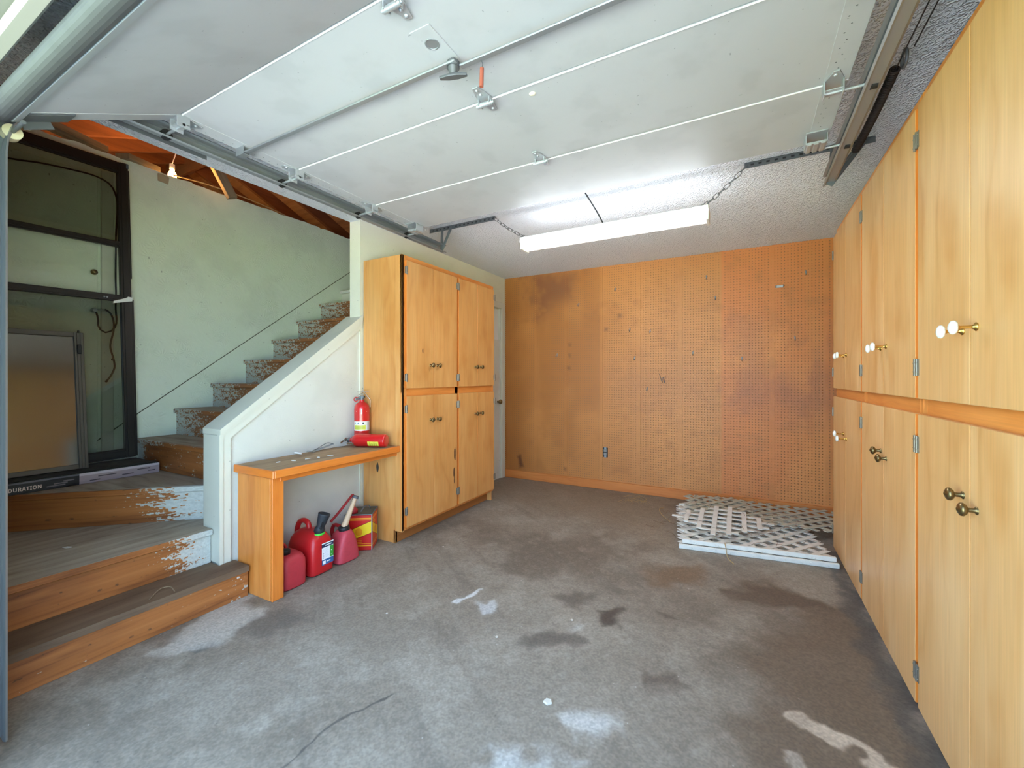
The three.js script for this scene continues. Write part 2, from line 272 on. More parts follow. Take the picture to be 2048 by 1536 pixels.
const mSteelB = mt({ color: 0xb4b9bd, metalness: 0.55, roughness: 0.38 });
const mChrome = mt({ color: 0xe0e0e0, metalness: 1, roughness: 0.15 });
const mBrass = mt({ color: 0xd6a95c, metalness: 1, roughness: 0.25 });
const mBronze = mt({ color: 0x84704c, metalness: 0.9, roughness: 0.3 });
const mHinge = mt({ color: 0x8c8478, metalness: 0.6, roughness: 0.35 });
const mPorc = mt({ color: 0xf4f3ef, roughness: 0.15 });
const mBlack = mt({ color: 0x1a1a1c, roughness: 0.55 });
const mRubber = mt({ color: 0x6f7274, map: rep(T.dirt, 0.4, 0.4), roughness: 0.75 });
const mDoorSteel = mt({ color: 0xb3b8bd, map: rep(T.dirt, 1.1, 1.1), roughness: 0.5 });
const mAlu = mt({ color: 0x2a2726, metalness: 0.3, roughness: 0.4 });
const mAluG = mt({ color: 0x5a554e, metalness: 0.5, roughness: 0.45 });
const mGlass = mt({ physical: true, color: 0xb4b8b0, transmission: 1, thickness: 0, roughness: 0.02, ior: 1.5 });
const mGlassC = mt({ physical: true, color: 0xf2f4ee, transmission: 1, thickness: 0, roughness: 0.02, ior: 1.5 });
const mVinyl = mt({ color: 0xdfe0dc, map: rep(T.dirt, 0.35, 0.35), roughness: 0.5 });
const mVinylD = mt({ color: 0xb9b7a8, map: rep(T.dirt, 0.3, 0.3), roughness: 0.6 });
const mStraw = mt({ color: 0xb59a6c, roughness: 0.9 });
const mTwig = mt({ color: 0x6e5540, roughness: 0.9 });
const mRed = mt({ color: 0xc01e22, roughness: 0.35 });
const mRedOld = mt({ color: 0xb8323c, map: rep(T.dirt, 0.4, 0.4), roughness: 0.6 });
const mRedDark = mt({ color: 0x9a1a20, roughness: 0.5 });
const mExt = mt({ physical: true, color: 0xcc1418, roughness: 0.3, clearcoat: 0.6, clearcoatRoughness: 0.15 });

// ---------------------------------------------------------------- setting
const XL = -2.585, XR = 1.15, ZB = -4.56, ZF = -0.35, CH = 2.425, XS = -3.95;   // left wall, right wall, back, front, ceiling, stairwell wall
{
  const g = box(FX0, FX1, -0.12, 0, FZ0, FZ1, 0, 'z', false);
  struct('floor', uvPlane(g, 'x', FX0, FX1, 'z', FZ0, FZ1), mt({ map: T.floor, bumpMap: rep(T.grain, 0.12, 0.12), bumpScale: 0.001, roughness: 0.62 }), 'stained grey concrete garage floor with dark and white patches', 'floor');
  struct('driveway', box(-2.6, 3.0, -0.14, -0.02, FZ1, 9, 0, 'z'), mt({ color: 0xb4b9bd, map: rep(T.dirt, 1.5, 1.5), roughness: 0.9 }), 'pale concrete driveway in front of the garage', 'driveway');
  const lawn = mt({ color: 0x7f9a62, map: rep(T.dirt, 0.6, 0.6), roughness: 1 });
  struct('lawn', [box(-16, -2.6, -0.16, -0.04, FZ1, 20, 0), box(3.0, 16, -0.16, -0.04, FZ1, 20, 0), box(-2.6, 3.0, -0.16, -0.04, 9, 20, 0)], lawn, 'green lawn on either side of the driveway', 'lawn');
}
// back wall: backing coloured brown to deepen the shade in the holes, furring strips, three holed hardboard sheets and a wooden skirting board
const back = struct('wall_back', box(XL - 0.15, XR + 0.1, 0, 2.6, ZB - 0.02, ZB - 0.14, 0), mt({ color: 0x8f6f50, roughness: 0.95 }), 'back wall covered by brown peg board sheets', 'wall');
{
  const m = mt({ map: (() => { const t = T.peg; t.repeat.set(1 / PW, 1 / PH); return t; })(), alphaMap: rep(T.hole, 0.0254, 0.0254), alphaTest: 0.5, roughness: 0.5, side: THREE.DoubleSide });
  const sheets = [[PX0, -1.3845], [-1.3835, -0.1935], [-0.1925, 1.15]];
  for (const [a, b] of sheets) { const g = clean(new THREE.PlaneGeometry(b - a, CH - 0.002).translate((a + b) / 2, CH / 2 + 0.001, ZB + 0.006)); const p = g.attributes.position, uv = g.attributes.uv; for (let i = 0; i < p.count; i++) uv.setXY(i, p.getX(i) - PX0, p.getY(i)); part('pegboard_sheet', g, m, back); }
  for (const x of [-2.55, -2.17, -1.79, -1.384, -0.98, -0.57, -0.193, 0.22, 0.62, 1.0]) part('furring_strip', box(x - 0.022, x + 0.022, 0, CH, ZB - 0.02, ZB + 0.0045, 0.001), wood(T.birch, 0.3, 1.3, 0xd8b890), back);
  struct('baseboard_back', box(XL, XR, 0, 0.094, ZB + 0.006, ZB + 0.026, 0.003, 'x'), wood(T.birch, 0.3, 1.3, 0xe6b582), 'narrow stained wood skirting board under the peg board', 'baseboard');
}
struct('wall_right', box(XR, XR + 0.12, 0, 2.6, ZB - 0.1, -0.2, 0), mWall, 'painted wall behind the right hand cupboards', 'wall');
// left wall: full height behind the cupboard, a door by the corner, and the jamb end beside the stairs
{
  const w = wallZY([[-2.31, 0], [-2.31, CH + 0.02], [ZB - 0.1, CH + 0.02], [ZB - 0.1, 0], [-4.46, 0], [-4.46, 2.045], [-3.67, 2.045], [-3.67, 0]], XL - 0.115, XL);
  struct('wall_left', w, mWall, 'cream painted wall behind the tall cupboard', 'wall');
  const d = struct('door_1', box(XL - 0.07, XL - 0.03, 0.008, 2.04, -4.455, -3.675, 0.002), mPaintW, 'white flush door half hidden behind the tall cupboard', 'door');
  part('door_knob', [cyl([XL - 0.03, 0.925, -4.395], [XL + 0.012, 0.925, -4.395], 0.012), ball(XL + 0.03, 0.925, -4.395, 0.028, 0.8, 1, 1), cyl([XL - 0.03, 0.925, -4.395], [XL - 0.024, 0.925, -4.395], 0.033, 0.033, 24)], mBronze, d, 'dark metal round knob');
  struct('trim_1', [box(XL, XL + 0.016, 0, 2.11, -4.46, -4.535, 0.003), box(XL, XL + 0.016, 2.045, 2.115, -3.6, -4.46, 0.003, 'z'), box(XL, XL + 0.016, 0, 2.045, -3.63, -3.67, 0.003), box(XL - 0.1, XL, 0, 2.045, -4.462, -4.448, 0.001)], mTrim, 'white casing around the door by the back corner', 'trim');
}
// knee wall beside the stairs: sloping cap from the newel end up to the jamb
const Z0 = -1.308, Z1 = -2.325, Y0 = 0.925, Y1 = 1.695, KX0 = XL - 0.165, sl = (Y1 - Y0) / (Z0 - Z1);
{
  const k = struct('wall_knee', wallZY([[Z0 - 0.012, 0], [Z0 - 0.012, Y0 - 0.03], [Z1 - 0.01, Y1 - 0.03], [-4.5, Y1 - 0.03], [-4.5, 0]], KX0 + 0.02, XL - 0.012), mKnee, 'white sloped knee wall between bench and stairs', 'wall');
  const capm = mTrim;
  part('cap', wallZY([[Z0, Y0], [Z1, Y1], [Z1, Y1 - 0.03], [Z0, Y0 - 0.03]], KX0 - 0.004, XL + 0.016), capm, k, 'painted sloping cap board');
  part('end_board', box(KX0, XL - 0.006, 0.17, Y0 - 0.031, Z0 - 0.014, Z0, 0.004), capm, k);
  part('casing', wallZY([[Z0 + 0.001, 0.0], [Z0 + 0.001, Y0 - 0.012], [Z1, Y1 - 0.012], [Z1, Y1 - 0.096], [Z0 - 0.06, Y0 - 0.054], [Z0 - 0.06, 0]], XL - 0.014, XL + 0.006), mTrim, k, 'flat painted casing along the slope');
  part('casing_bead', wallZY([[Z0 + 0.002, 0.0], [Z0 + 0.002, Y0 - 0.031], [Z1, Y1 - 0.031], [Z1, Y1 - 0.056], [Z0 - 0.018, Y0 - 0.036], [Z0 - 0.018, 0]], XL - 0.01, XL + 0.012), mTrim, k);
}
// stairwell wall with a ragged broken top edge, open to the roof space
const roofY = (z) => 3.47 - 0.42 * Math.abs(z + 2.3);
{
  const top = []; for (let z = -0.3; z > -6.2; z -= 0.045) top.push([z, Math.min(2.797 + (fbm(z * 9 + 40, 3, 256, 256, 3) - 0.5) * 0.035, roofY(z) - 0.01)]);
  struct('wall_stairwell', wallZY([[-0.3, 0], ...top, [-6.2, 0]], XS - 0.1, XS), mWallStair, 'pale green stairwell wall with brushed texture and broken top edge', 'wall');
  // skirting panel beside the steps: its upper edge is the thin slanting line on the wall
  struct('baseboard_stairwell', wallZY([[-0.36, 0.13], [-0.36, 0.20], [-1.178, 0.75], [-3.9, 2.83 - 0.02], [-3.9, 0.3]], XS, XS + 0.007), mWallStair, 'flat painted skirting panel that follows the stairs', 'baseboard');
  struct('trim_4', [cyl([XS + 0.007, 0.2, -0.36], [XS + 0.007, 0.75, -1.178], 0.003, 0.003, 6), cyl([XS + 0.007, 0.75, -1.178], [XS + 0.007, 2.81, -3.9], 0.0032, 0.0032, 6)], mt({ color: 0x5d5f4c, roughness: 0.9 }), 'thin dirty joint line slanting along the stairwell wall', 'trim');
  struct('wall_stair_end', box(XS - 0.1, XL, 0, 3.6, -6.1, -6.2, 0), mWall, 'wall closing the top of the stairwell', 'wall');
  struct('wall_stair_inner', box(XL - 0.115, XL - 0.02, 1.6, 2.6, ZB, -6.1, 0), mWall, 'wall beside the upper stairs', 'wall');
  struct('wall_upper', box(XL - 0.11, XL - 0.02, CH + 0.1, 3.5, -0.24, -6.1, 0), mRafter, 'plaster wall between roof space and garage ceiling', 'wall');
}
// ceiling: textured sheet ending at the stairwell
struct('ceiling', metric(box(XL - 0.11, XR + 0.1, CH, CH + 0.1, ZB - 0.1, -0.2, 0), 'y'), mCeil, 'off white textured garage ceiling', 'ceiling');
// front wall with the big opening
{
  const f0 = -0.2, f1 = ZF; const OX0 = -2.05, OX1 = 0.31, OH = 2.1;
  struct('wall_front', [box(XS - 0.1, OX0, 0, 3.5, f1, f0, 0), box(OX1, XR + 0.12, 0, 2.7, f1, f0, 0), box(OX0, OX1, OH, 2.7, f1, f0, 0)], mt({ color: 0x6c6d68, map: dirt, roughness: 0.8 }), 'front wall around the garage door opening', 'wall');
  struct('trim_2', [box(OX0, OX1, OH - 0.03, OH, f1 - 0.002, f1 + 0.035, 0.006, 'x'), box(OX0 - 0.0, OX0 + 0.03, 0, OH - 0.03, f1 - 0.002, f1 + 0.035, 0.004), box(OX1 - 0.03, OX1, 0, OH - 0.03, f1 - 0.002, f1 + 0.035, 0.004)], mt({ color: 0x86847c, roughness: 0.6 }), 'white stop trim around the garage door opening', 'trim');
}
// roof space above the stairs: sheathing and rafters of a low gable
{
  const roof = struct('roof', [box(-8.0, -7.9, 2.4, 3.7, -6.3, -0.2, 0)], mRoof, 'dark wood roof space above the stairwell', 'roof');
  const sh = (z0, z1) => { const y0 = roofY(z0) + 0.14, y1 = roofY(z1) + 0.14; const g = wallZY([[z0, y0], [z1, y1], [z1, y1 + 0.02], [z0, y0 + 0.02]], -8, XL); return metric(g, 'x', rr(0, 3), rr(0, 3)); };
  for (let z = -0.1; z > -6.25; z -= 0.2) { if (z > -2.3 && z - 0.2 < -2.3) { part('roof_board', sh(z, -2.3), mRoof, roof); part('roof_board', sh(-2.3, z - 0.197), mRoof, roof); } else part('roof_board', sh(z, z - 0.197), mRoof, roof); }
  for (let x = -2.73; x > -7.9; x -= 0.41) {
    for (const [a, b] of [[-0.2, -2.3], [-2.3, -6.2]]) part('rafter', metric(wallZY([[a, roofY(a)], [b, roofY(b)], [b, roofY(b) + 0.14], [a, roofY(a) + 0.14]], x - 0.019, x + 0.019), 'z', rr(0, 3), rr(0, 3)), mRafter, roof);
  }
  part('ridge_board', box(-8, XL - 0.12, 3.36, 3.6, -2.285, -2.315, 0.002, 'x'), mRafter, roof);
  struct('attic_floor', box(-8, XS - 0.1, 2.45, 2.5, -6.2, -0.2, 0), mPlaster, 'plaster ceiling boards seen from inside the roof space', 'floor');
}
// ---------------------------------------------------------------- staircase
{
  const st = thing('staircase', 'worn wooden winder stairs with flaking white paint going up left', 'stairs');
  const riserMat = (t) => mt({ map: t, roughness: 0.5 });
  const R1 = riserMat(T.riser1), R2 = riserMat(T.riser2), R4 = riserMat(T.riser4), R5 = riserMat(T.riser5), zf = ZF;
  const H = [0.168, 0.36, 0.565, 0.769, 0.971, 1.166, 1.369, 1.568, 1.774, 1.985, 2.175];
  const tt = 0.032;
  // step 1
  part('riser', uvPlane(box(-2.455, -2.436, 0, H[0] - tt, zf, -1.384, 0.002), 'z', zf, -1.384, 'y', 0, 0.17), R1, st);
  part('riser', uvPlane(box(XL + 0.01, -2.456, 0, H[0] - tt, -1.365, -1.384, 0.002), 'x', -2.9, -2.436, 'y', 0, 0.17), R1, st);
  part('tread', metric(slab([[-2.69, zf], [-2.431, zf], [-2.431, -1.387], [XL + 0.009, -1.387], [XL + 0.009, Z0 + 0.004], [-2.69, Z0 + 0.004]], H[0] - tt, H[0]), 'z'), mTreadDark, st);
  // step 2
  part('riser', uvPlane(box(-2.68, -2.66, H[0], H[1] - tt, zf, Z0 + 0.003, 0.002), 'z', zf, Z0, 'y', H[0], H[1]), R2, st);
  part('tread', metric(slab([[-2.645, zf], [-2.645, Z0 + 0.003], [KX0 - 0.002, Z0 + 0.003], [KX0 - 0.002, -1.47], [-2.83, -1.47], [-4.0 + 0.06, -0.44], [XS + 0.01, zf]], H[1] - tt, H[1]), 'z'), mTread, st);
  part('nosing', uvPlane(box(-2.648, -2.636, H[1] - tt, H[1] - 0.001, zf, Z0 + 0.003, 0.004), 'z', zf, Z0, 'y', H[0], H[1]), R2, st);
  // step 3: diagonal winder
  const a = [KX0 - 0.002, -1.515], b = [XS + 0.01, -0.43], dx = b[0] - a[0], dz = b[1] - a[1], L = Math.hypot(dx, dz);
  const diag = (t0, t1, off, y0, y1) => { const g = box(0, L, y0, y1, off - 0.02, off, 0.003); g.rotateY(-Math.atan2(dz, dx)); g.translate(a[0], 0, a[1]); return g; };
  const diagUV = (g) => uvPlane(g, 'x', b[0] + (a[0] - b[0]) * -0.1, a[0] - 0.08, 'y', H[1], H[2]);
  part('riser', diagUV(diag(0, 1, 0.0, H[1], H[2] - tt)), R2, st);
  const nx = -dz / L, nz = dx / L, sgn = nx * 0 + nz * 1 < 0 ? -1 : 1;
  part('nosing', diagUV(diag(0, 1, -0.018, H[2] - tt, H[2])), R2, st);
  part('tread', metric(slab([[a[0], a[1]], [b[0], b[1]], [XS + 0.01, -1.47], [KX0 - 0.002, -1.47 - 0.06]], H[2] - tt, H[2] - 0.001), 'x'), mTread, st);
  // straight flight
  const Z = [-1.445, -1.685, -1.948, -2.217, -2.473, -2.731, -2.991, -3.257];
  Z.forEach((z, i) => {
    const y0 = H[2 + i], y1 = H[3 + i], x1 = KX0 - 0.002, x0 = XS + 0.008, m = i === 0 ? R4 : i === 7 ? mPaintW : R5;
    part('riser', uvPlane(box(x0, x1, y0, y1 - tt, z - 0.02, z, 0.002), 'x', x0, x1, 'y', y0, y1), m, st);
    part('nosing', uvPlane(box(x0, x1, y1 - tt, y1 - 0.0005, z, z + 0.022, 0.005), 'x', x0, x1, 'y', y0 + 0.07, y1 + 0.13), i === 7 ? mPaintW : R5, st);
    part('tread', box(x0, x1, y1 - tt, y1, z - 0.29, z, 0.001, 'x'), mTread, st);
  });
  part('landing', box(XS + 0.008, KX0 - 0.002, H[10] - tt, H[10], -6.1, -3.5, 0.001, 'x'), mTread, st);
}
// ---------------------------------------------------------------- overhead garage door
const DY = 2.28, DX0 = -2.07, DX1 = 0.325, SZ = [-2.36, -1.9, -1.385, -0.87];
const TX0 = -2.145, TX1 = 0.395, TY = 2.255, TR = 0.3, TZE = -2.77, TZC = -0.702, TZV = -0.402;
{
  const gd = thing('garage_door', 'white four section overhead garage door rolled up under the ceiling', 'garage door');
  const th = 0.045, secs = [];
  for (let i = 0; i < 3; i++) secs.push(part('door_section', box(DX0, DX1, DY, DY + th, SZ[i] + 0.0015, SZ[i + 1] - 0.0015, 0.004, 'x'), mDoorSteel, gd));
  // raised lips along the section joints, coloured white for the light their edges catch, and stiles at both ends
  for (let i = 0; i < 3; i++) {
    part('joint_lip', [box(DX0, DX1, DY - 0.003, DY + 0.002, SZ[i + 1] - 0.0055, SZ[i + 1] - 0.0015, 0.001, 'x')], mPaintW, secs[i]);
    for (const [s0, s1] of [[DX0, DX0 + 0.075], [DX1 - 0.075, DX1]]) {
      const es = part('end_stile', box(s0, s1, DY - 0.0015, DY + 0.002, SZ[i] + 0.004, SZ[i + 1] - 0.009, 0.0006, 'z'), mDoorSteel, secs[i]);
      const rows = []; const n = Math.floor((SZ[i + 1] - SZ[i] - 0.08) / 0.035); for (let k = 0; k < n; k++) rows.push(cyl([s0 + 0.02 + (k % 2) * 0.012, DY - 0.0022, SZ[i] + 0.05 + k * 0.035], [s0 + 0.02 + (k % 2) * 0.012, DY - 0.001, SZ[i] + 0.05 + k * 0.035], 0.0025, 0.0025, 6));
      void es; part('rivets', rows, mGalvD, secs[i]).userData.kind = 'stuff';
    }
  }
  // lowest section, tilted where the track starts to bend
  const ang = Math.atan2(DY - 2.05, -0.43 + 0.87), L4 = Math.hypot(DY - 2.05, 0.44);
  const tilt = (g) => { g.rotateX(ang); g.translate(0, DY, -0.87); return g; };
  const s4 = part('door_section', tilt(box(DX0, DX1, 0, th, 0.002, L4, 0.004, 'x')), mDoorSteel, gd);
  part('end_stile', [tilt(box(DX0, DX0 + 0.07, -0.0015, 0.002, 0.01, L4 - 0.03, 0.0006, 'z')), tilt(box(DX1 - 0.07, DX1, -0.0015, 0.002, 0.01, L4 - 0.03, 0.0006, 'z'))], mDoorSteel, s4);
  part('seal_retainer', [tilt(box(DX0, DX1, -0.006, th + 0.004, L4 - 0.004, L4 + 0.008, 0.002, 'x')), tilt(box(DX0, DX1, -0.01, -0.003, L4 - 0.018, L4 + 0.004, 0.002, 'x'))], mSteelB, s4, 'bright aluminium seal holder');
  { // rubber bottom seal: a hollow bulb bulging below the edge
    const pts = []; for (let k = 0; k <= 14; k++) { const t = Math.PI * k / 14; pts.push([L4 + 0.008 + Math.sin(t) * 0.042, 0.021 - Math.cos(t) * 0.031]); }
    const g = prism(pts, DX1 - DX0); g.rotateY(-Math.PI / 2); g.scale(1, 1, 1); g.translate(DX1, 0, 0);
    part('bottom_seal', tilt(metric(g, 'x')), mt({ color: 0x434548, map: rep(T.dirt, 0.4, 0.4), roughness: 0.7, side: THREE.DoubleSide }), s4, 'dusty grey rubber bottom seal');
  }
  const [bx, by, bz] = [DX0 + 0.04, 2.06, -0.455];
  part('bottom_bracket', [tilt(box(DX0 - 0.012, DX0 + 0.065, -0.007, -0.002, L4 - 0.15, L4 - 0.02, 0.001)), tilt(box(DX0 - 0.012, DX0 - 0.008, -0.03, 0.03, L4 - 0.1, L4 - 0.02, 0.001)), cyl([bx - 0.09, by - 0.03, bz + 0.01], [bx + 0.02, by - 0.03, bz + 0.01], 0.006)], mGalvD, s4);
  part('roller', [cyl([bx - 0.125, by - 0.03, bz + 0.01], [bx - 0.09, by - 0.03, bz + 0.01], 0.024, 0.024, 20)], mt({ color: 0xcabf9c, roughness: 0.5 }), s4, 'cream roller wheel');
  // centre hinges: two tapered leaves and a barrel
  const hinge = (x, z, s) => {
    const h = new THREE.Group(); h.name = 'hinge';
    const leaf = (dir) => { const g = prism([[-0.022, 0], [0.022, 0], [0.02, 0.02], [0.009, 0.062], [-0.009, 0.062], [-0.02, 0.02]], 0.003, 0.0008); g.rotateX(Math.PI / 2); if (dir < 0) g.rotateY(Math.PI); return g; };
    const m = mesh([leaf(1), leaf(-1), box(-0.022, -0.018, -0.022, 0, -0.016, 0.012, 0.001), box(0.018, 0.022, -0.022, 0, -0.016, 0.012, 0.001), ball(0, -0.003, 0.05, 0.006), ball(0, -0.003, -0.05, 0.006), ball(0, -0.003, 0.028, 0.006), ball(0, -0.003, -0.03, 0.006)], mSteelB);
    m.name = 'hinge'; m.scale.setScalar(s); m.position.set(x, DY - 0.003, z); gd.add(m);
    part('barrel', [cyl([-0.028, -0.018, 0], [0.028, -0.018, 0], 0.008), cyl([-0.033, -0.018, 0], [-0.028, -0.018, 0], 0.005), cyl([0.028, -0.018, 0], [0.033, -0.018, 0], 0.005)], mSteelB, m);
  };
  for (const z of [-0.885, -1.372, -1.872]) hinge(-0.865, z, 1.15);
  // roller hinges at both ends
  for (const [side, xe] of [[-1, DX0], [1, DX1]]) for (const z of [-0.88, -1.395, -1.9]) {
    const x = xe - side * 0.045, m = part('roller_hinge', [...[1, -1].map((d) => { const g = prism([[-0.03, 0], [0.03, 0], [0.026, 0.03], [0.008, 0.075], [-0.008, 0.075], [-0.026, 0.03]], 0.003, 0.0008); g.rotateX(Math.PI / 2); if (d < 0) g.rotateY(Math.PI); return g.translate(x, DY - 0.003, z); }), box(x - 0.03, x - 0.026, DY - 0.05, DY, z - 0.022, z + 0.025, 0.001), box(x + 0.026, x + 0.03, DY - 0.05, DY, z - 0.022, z + 0.025, 0.001), box(x - 0.03, x + 0.03, DY - 0.036, DY - 0.032, z - 0.02, z + 0.02, 0.001), ball(x, DY - 0.005, z + 0.055, 0.007), ball(x, DY - 0.005, z - 0.055, 0.007)], mSteelB, gd);
    const wx = side < 0 ? TX0 : TX1;
    part('roller_stem', cyl([x - side * 0.03, TY - 0.012, z], [wx, TY - 0.012, z], 0.0055), mSteelB, m);
    part('roller', [cyl([wx - 0.009, TY - 0.012, z], [wx + 0.009, TY - 0.012, z], 0.021, 0.021, 20)], mBlack, m);
  }
  // top brackets: folded plates with two ribs
  for (const [side, xe] of [[-1, DX0], [1, DX1]]) {
    const x = xe - side * 0.05, z = -2.285, m = part('top_bracket', [box(x - 0.04, x + 0.04, DY - 0.006, DY, z - 0.04, z + 0.05, 0.002), box(x - 0.038, x + 0.038, DY - 0.045, DY - 0.035, z - 0.05, z + 0.03, 0.003), ...[-0.025, 0, 0.025].map((o) => box(x + o - 0.009, x + o + 0.009, DY - 0.05, DY - 0.04, z - 0.052, z + 0.03, 0.003)), box(x - 0.04, x - 0.036, DY - 0.045, DY, z - 0.045, z + 0.03, 0.001), box(x + 0.036, x + 0.04, DY - 0.045, DY, z - 0.045, z + 0.03, 0.001)], mSteelB, gd);
    const wx = side < 0 ? TX0 : TX1;
    part('roller_stem', cyl([x, TY - 0.012, z - 0.055], [wx, TY - 0.012, z - 0.055], 0.0055), mSteelB, m); part('roller', cyl([wx - 0.009, TY - 0.012, z - 0.055], [wx + 0.009, TY - 0.012, z - 0.055], 0.021, 0.021, 20), mBlack, m);
  }
  // lock: plate, two sliding rods, turning handle
  const zl = -1.15, xl = -0.85;
  part('lock_plate', [box(xl - 0.055, xl + 0.02, DY - 0.003, DY, zl - 0.01, zl + 0.15, 0.001)], mDoorSteel, gd, 'thin stiffening plate with a round hole');
  { const t = torus(0.021, 0.002, 26); t.rotateX(Math.PI / 2); t.translate(xl - 0.02, DY - 0.004, zl + 0.085); part('hole_rim', [t, cyl([xl - 0.02, DY - 0.0035, zl + 0.085], [xl - 0.02, DY - 0.003, zl + 0.085], 0.02, 0.02, 24)], mGalv, gd); }
  for (const [x0, x1, z] of [[DX0 + 0.02, xl + 0.02, zl + 0.014], [xl + 0.02, DX1 - 0.02, zl - 0.014]]) part('lock_rod', box(x0, x1, DY - 0.03, DY - 0.022, z - 0.011, z + 0.011, 0.0025, 'x'), mGalv, gd, 'galvanised sliding lock rod');
  for (const [x, z] of [[DX0 + 0.03, zl + 0.014], [DX1 - 0.03, zl - 0.014]]) part('rod_guide', [box(x - 0.03, x + 0.03, DY - 0.036, DY, z - 0.016, z - 0.013, 0.001), box(x - 0.03, x + 0.03, DY - 0.036, DY, z + 0.013, z + 0.016, 0.001), box(x - 0.03, x + 0.03, DY - 0.038, DY - 0.034, z - 0.016, z + 0.016, 0.001)], mGalv, gd);
  const lh = part('lock_handle', [cyl([xl, DY, zl], [xl, DY - 0.062, zl], 0.0095), cyl([xl, DY - 0.014, zl], [xl, DY - 0.033, zl], 0.021, 0.021, 22), cyl([xl, DY - 0.03, zl], [xl, DY - 0.055, zl], 0.02, 0.011, 18), prism([[-0.045, -0.004], [-0.016, -0.010], [0.016, -0.010], [0.045, -0.004], [0.045, 0.004], [0.016, 0.010], [-0.016, 0.010], [-0.045, 0.004]], 0.005, 0.002).rotateX(Math.PI / 2).rotateY(0.3).translate(xl, DY - 0.058, zl)], mGalvD, gd, 'cast metal T shaped lock handle');
  void lh;
  part('pull_tag', [cyl([xl + 0.098, DY - 0.115, zl - 0.02], [xl + 0.1, DY - 0.055, zl - 0.02], 0.0068)], mt({ color: 0x9a5340, roughness: 0.5 }), gd, 'small rust red pull tag on a wire');
  part('foam_dab', ball(-0.696, DY - 0.001, -1.435, 0.011, 1.2, 0.4, 1), mt({ color: 0xe4dfca, roughness: 0.8 }), gd, 'small cream foam dab');
  part('pull_wire', tube([[xl + 0.1, DY - 0.055, zl - 0.02], [xl + 0.102, DY - 0.04, zl - 0.02], [xl + 0.096, DY - 0.024, zl - 0.015]], 0.0012, 10, 5), mGalvD, gd);
}
// ---------------------------------------------------------------- door tracks
function track(X, inner, label) {                 // inner: +1 when the open side faces +x
  const t = thing('door_track', label, 'track');
  // C profile (a across, b towards the room) swept along the path
  const path = []; for (let y = 0.03; y < TY - TR; y += 0.24) path.push([y, TZV, 0]); path.push([TY - TR, TZV, 0]);
  for (let k = 1; k <= 10; k++) { const a = k / 10 * Math.PI / 2; path.push([TY - TR + Math.sin(a) * TR, TZC + Math.cos(a) * TR, a]); }
  for (const z of [-1.2, -1.7, -2.2, TZE]) path.push([TY, z, Math.PI / 2]);
  const pr = [[-0.032, 0.026], [-0.028, 0.03], [-0.024, 0.018], [-0.026, -0.012], [-0.018, -0.022], [0.018, -0.022], [0.026, -0.012], [0.024, 0.018], [0.028, 0.03], [0.032, 0.026]];
  const back = pr.slice().reverse().map(([a, b]) => [a * 0.93, b + 0.0018]);
  const loop = [...pr, ...back.slice(1, -1)];
  const pos = [], idx = [], n = loop.length;
  for (const [y, z, a] of path) for (const [u, b] of loop) { pos.push(X + b * inner, y + Math.sin(a) * -u + 0, z + Math.cos(a) * -u); }
  for (let k = 0; k < path.length - 1; k++) for (let i = 0; i < n; i++) { const p = k * n + i, q = k * n + (i + 1) % n; idx.push(p, p + n, q, q, p + n, q + n); }
  const g = new THREE.BufferGeometry(); g.setAttribute('position', new THREE.BufferAttribute(new Float32Array(pos), 3)); g.setIndex(idx); const g2 = g.toNonIndexed(); g2.computeVertexNormals();
  const m = mGalv.clone(); m.side = THREE.DoubleSide; part('channel', metric(g2, 'z'), m, t);
  const ox = X - inner * 0.03;
  part('splice_angle', [box(ox - inner * 0.003, ox, TY - 0.035, TY + 0.04, -1.05, -0.5, 0.001), box(ox, ox - inner * 0.05, TY + 0.036, TY + 0.04, -1.05, -0.5, 0.001)], mGalvD, t);
  for (const y of [0.25, 0.9, 1.55]) part('jamb_bracket', [box(ox - inner * 0.004, ox, y, y + 0.06, TZV - 0.03, ZF, 0.001), box(ox, ox - inner * 0.06, y, y + 0.06, ZF - 0.004, ZF, 0.001)], mGalvD, t);
  return t;
}
const trL = track(TX0, 1, 'galvanised door track along the stair side of the garage'), trR = track(TX1, -1, 'galvanised door track beside the right hand cupboards');
const punched = (x0, x1, y, z) => { const g = [box(x0, x1, y - 0.032, y, z - 0.003, z, 0.001, 'x'), box(x0, x1, y - 0.003, y, z - 0.032, z, 0.001, 'x')]; return g; };
const slots = (x0, x1, y, z) => { const g = []; for (let x = x0 + 0.03; x < x1 - 0.02; x += 0.038) g.push(box(x, x + 0.016, y - 0.021, y - 0.011, z, z + 0.0008, 0.0002)); return g; };
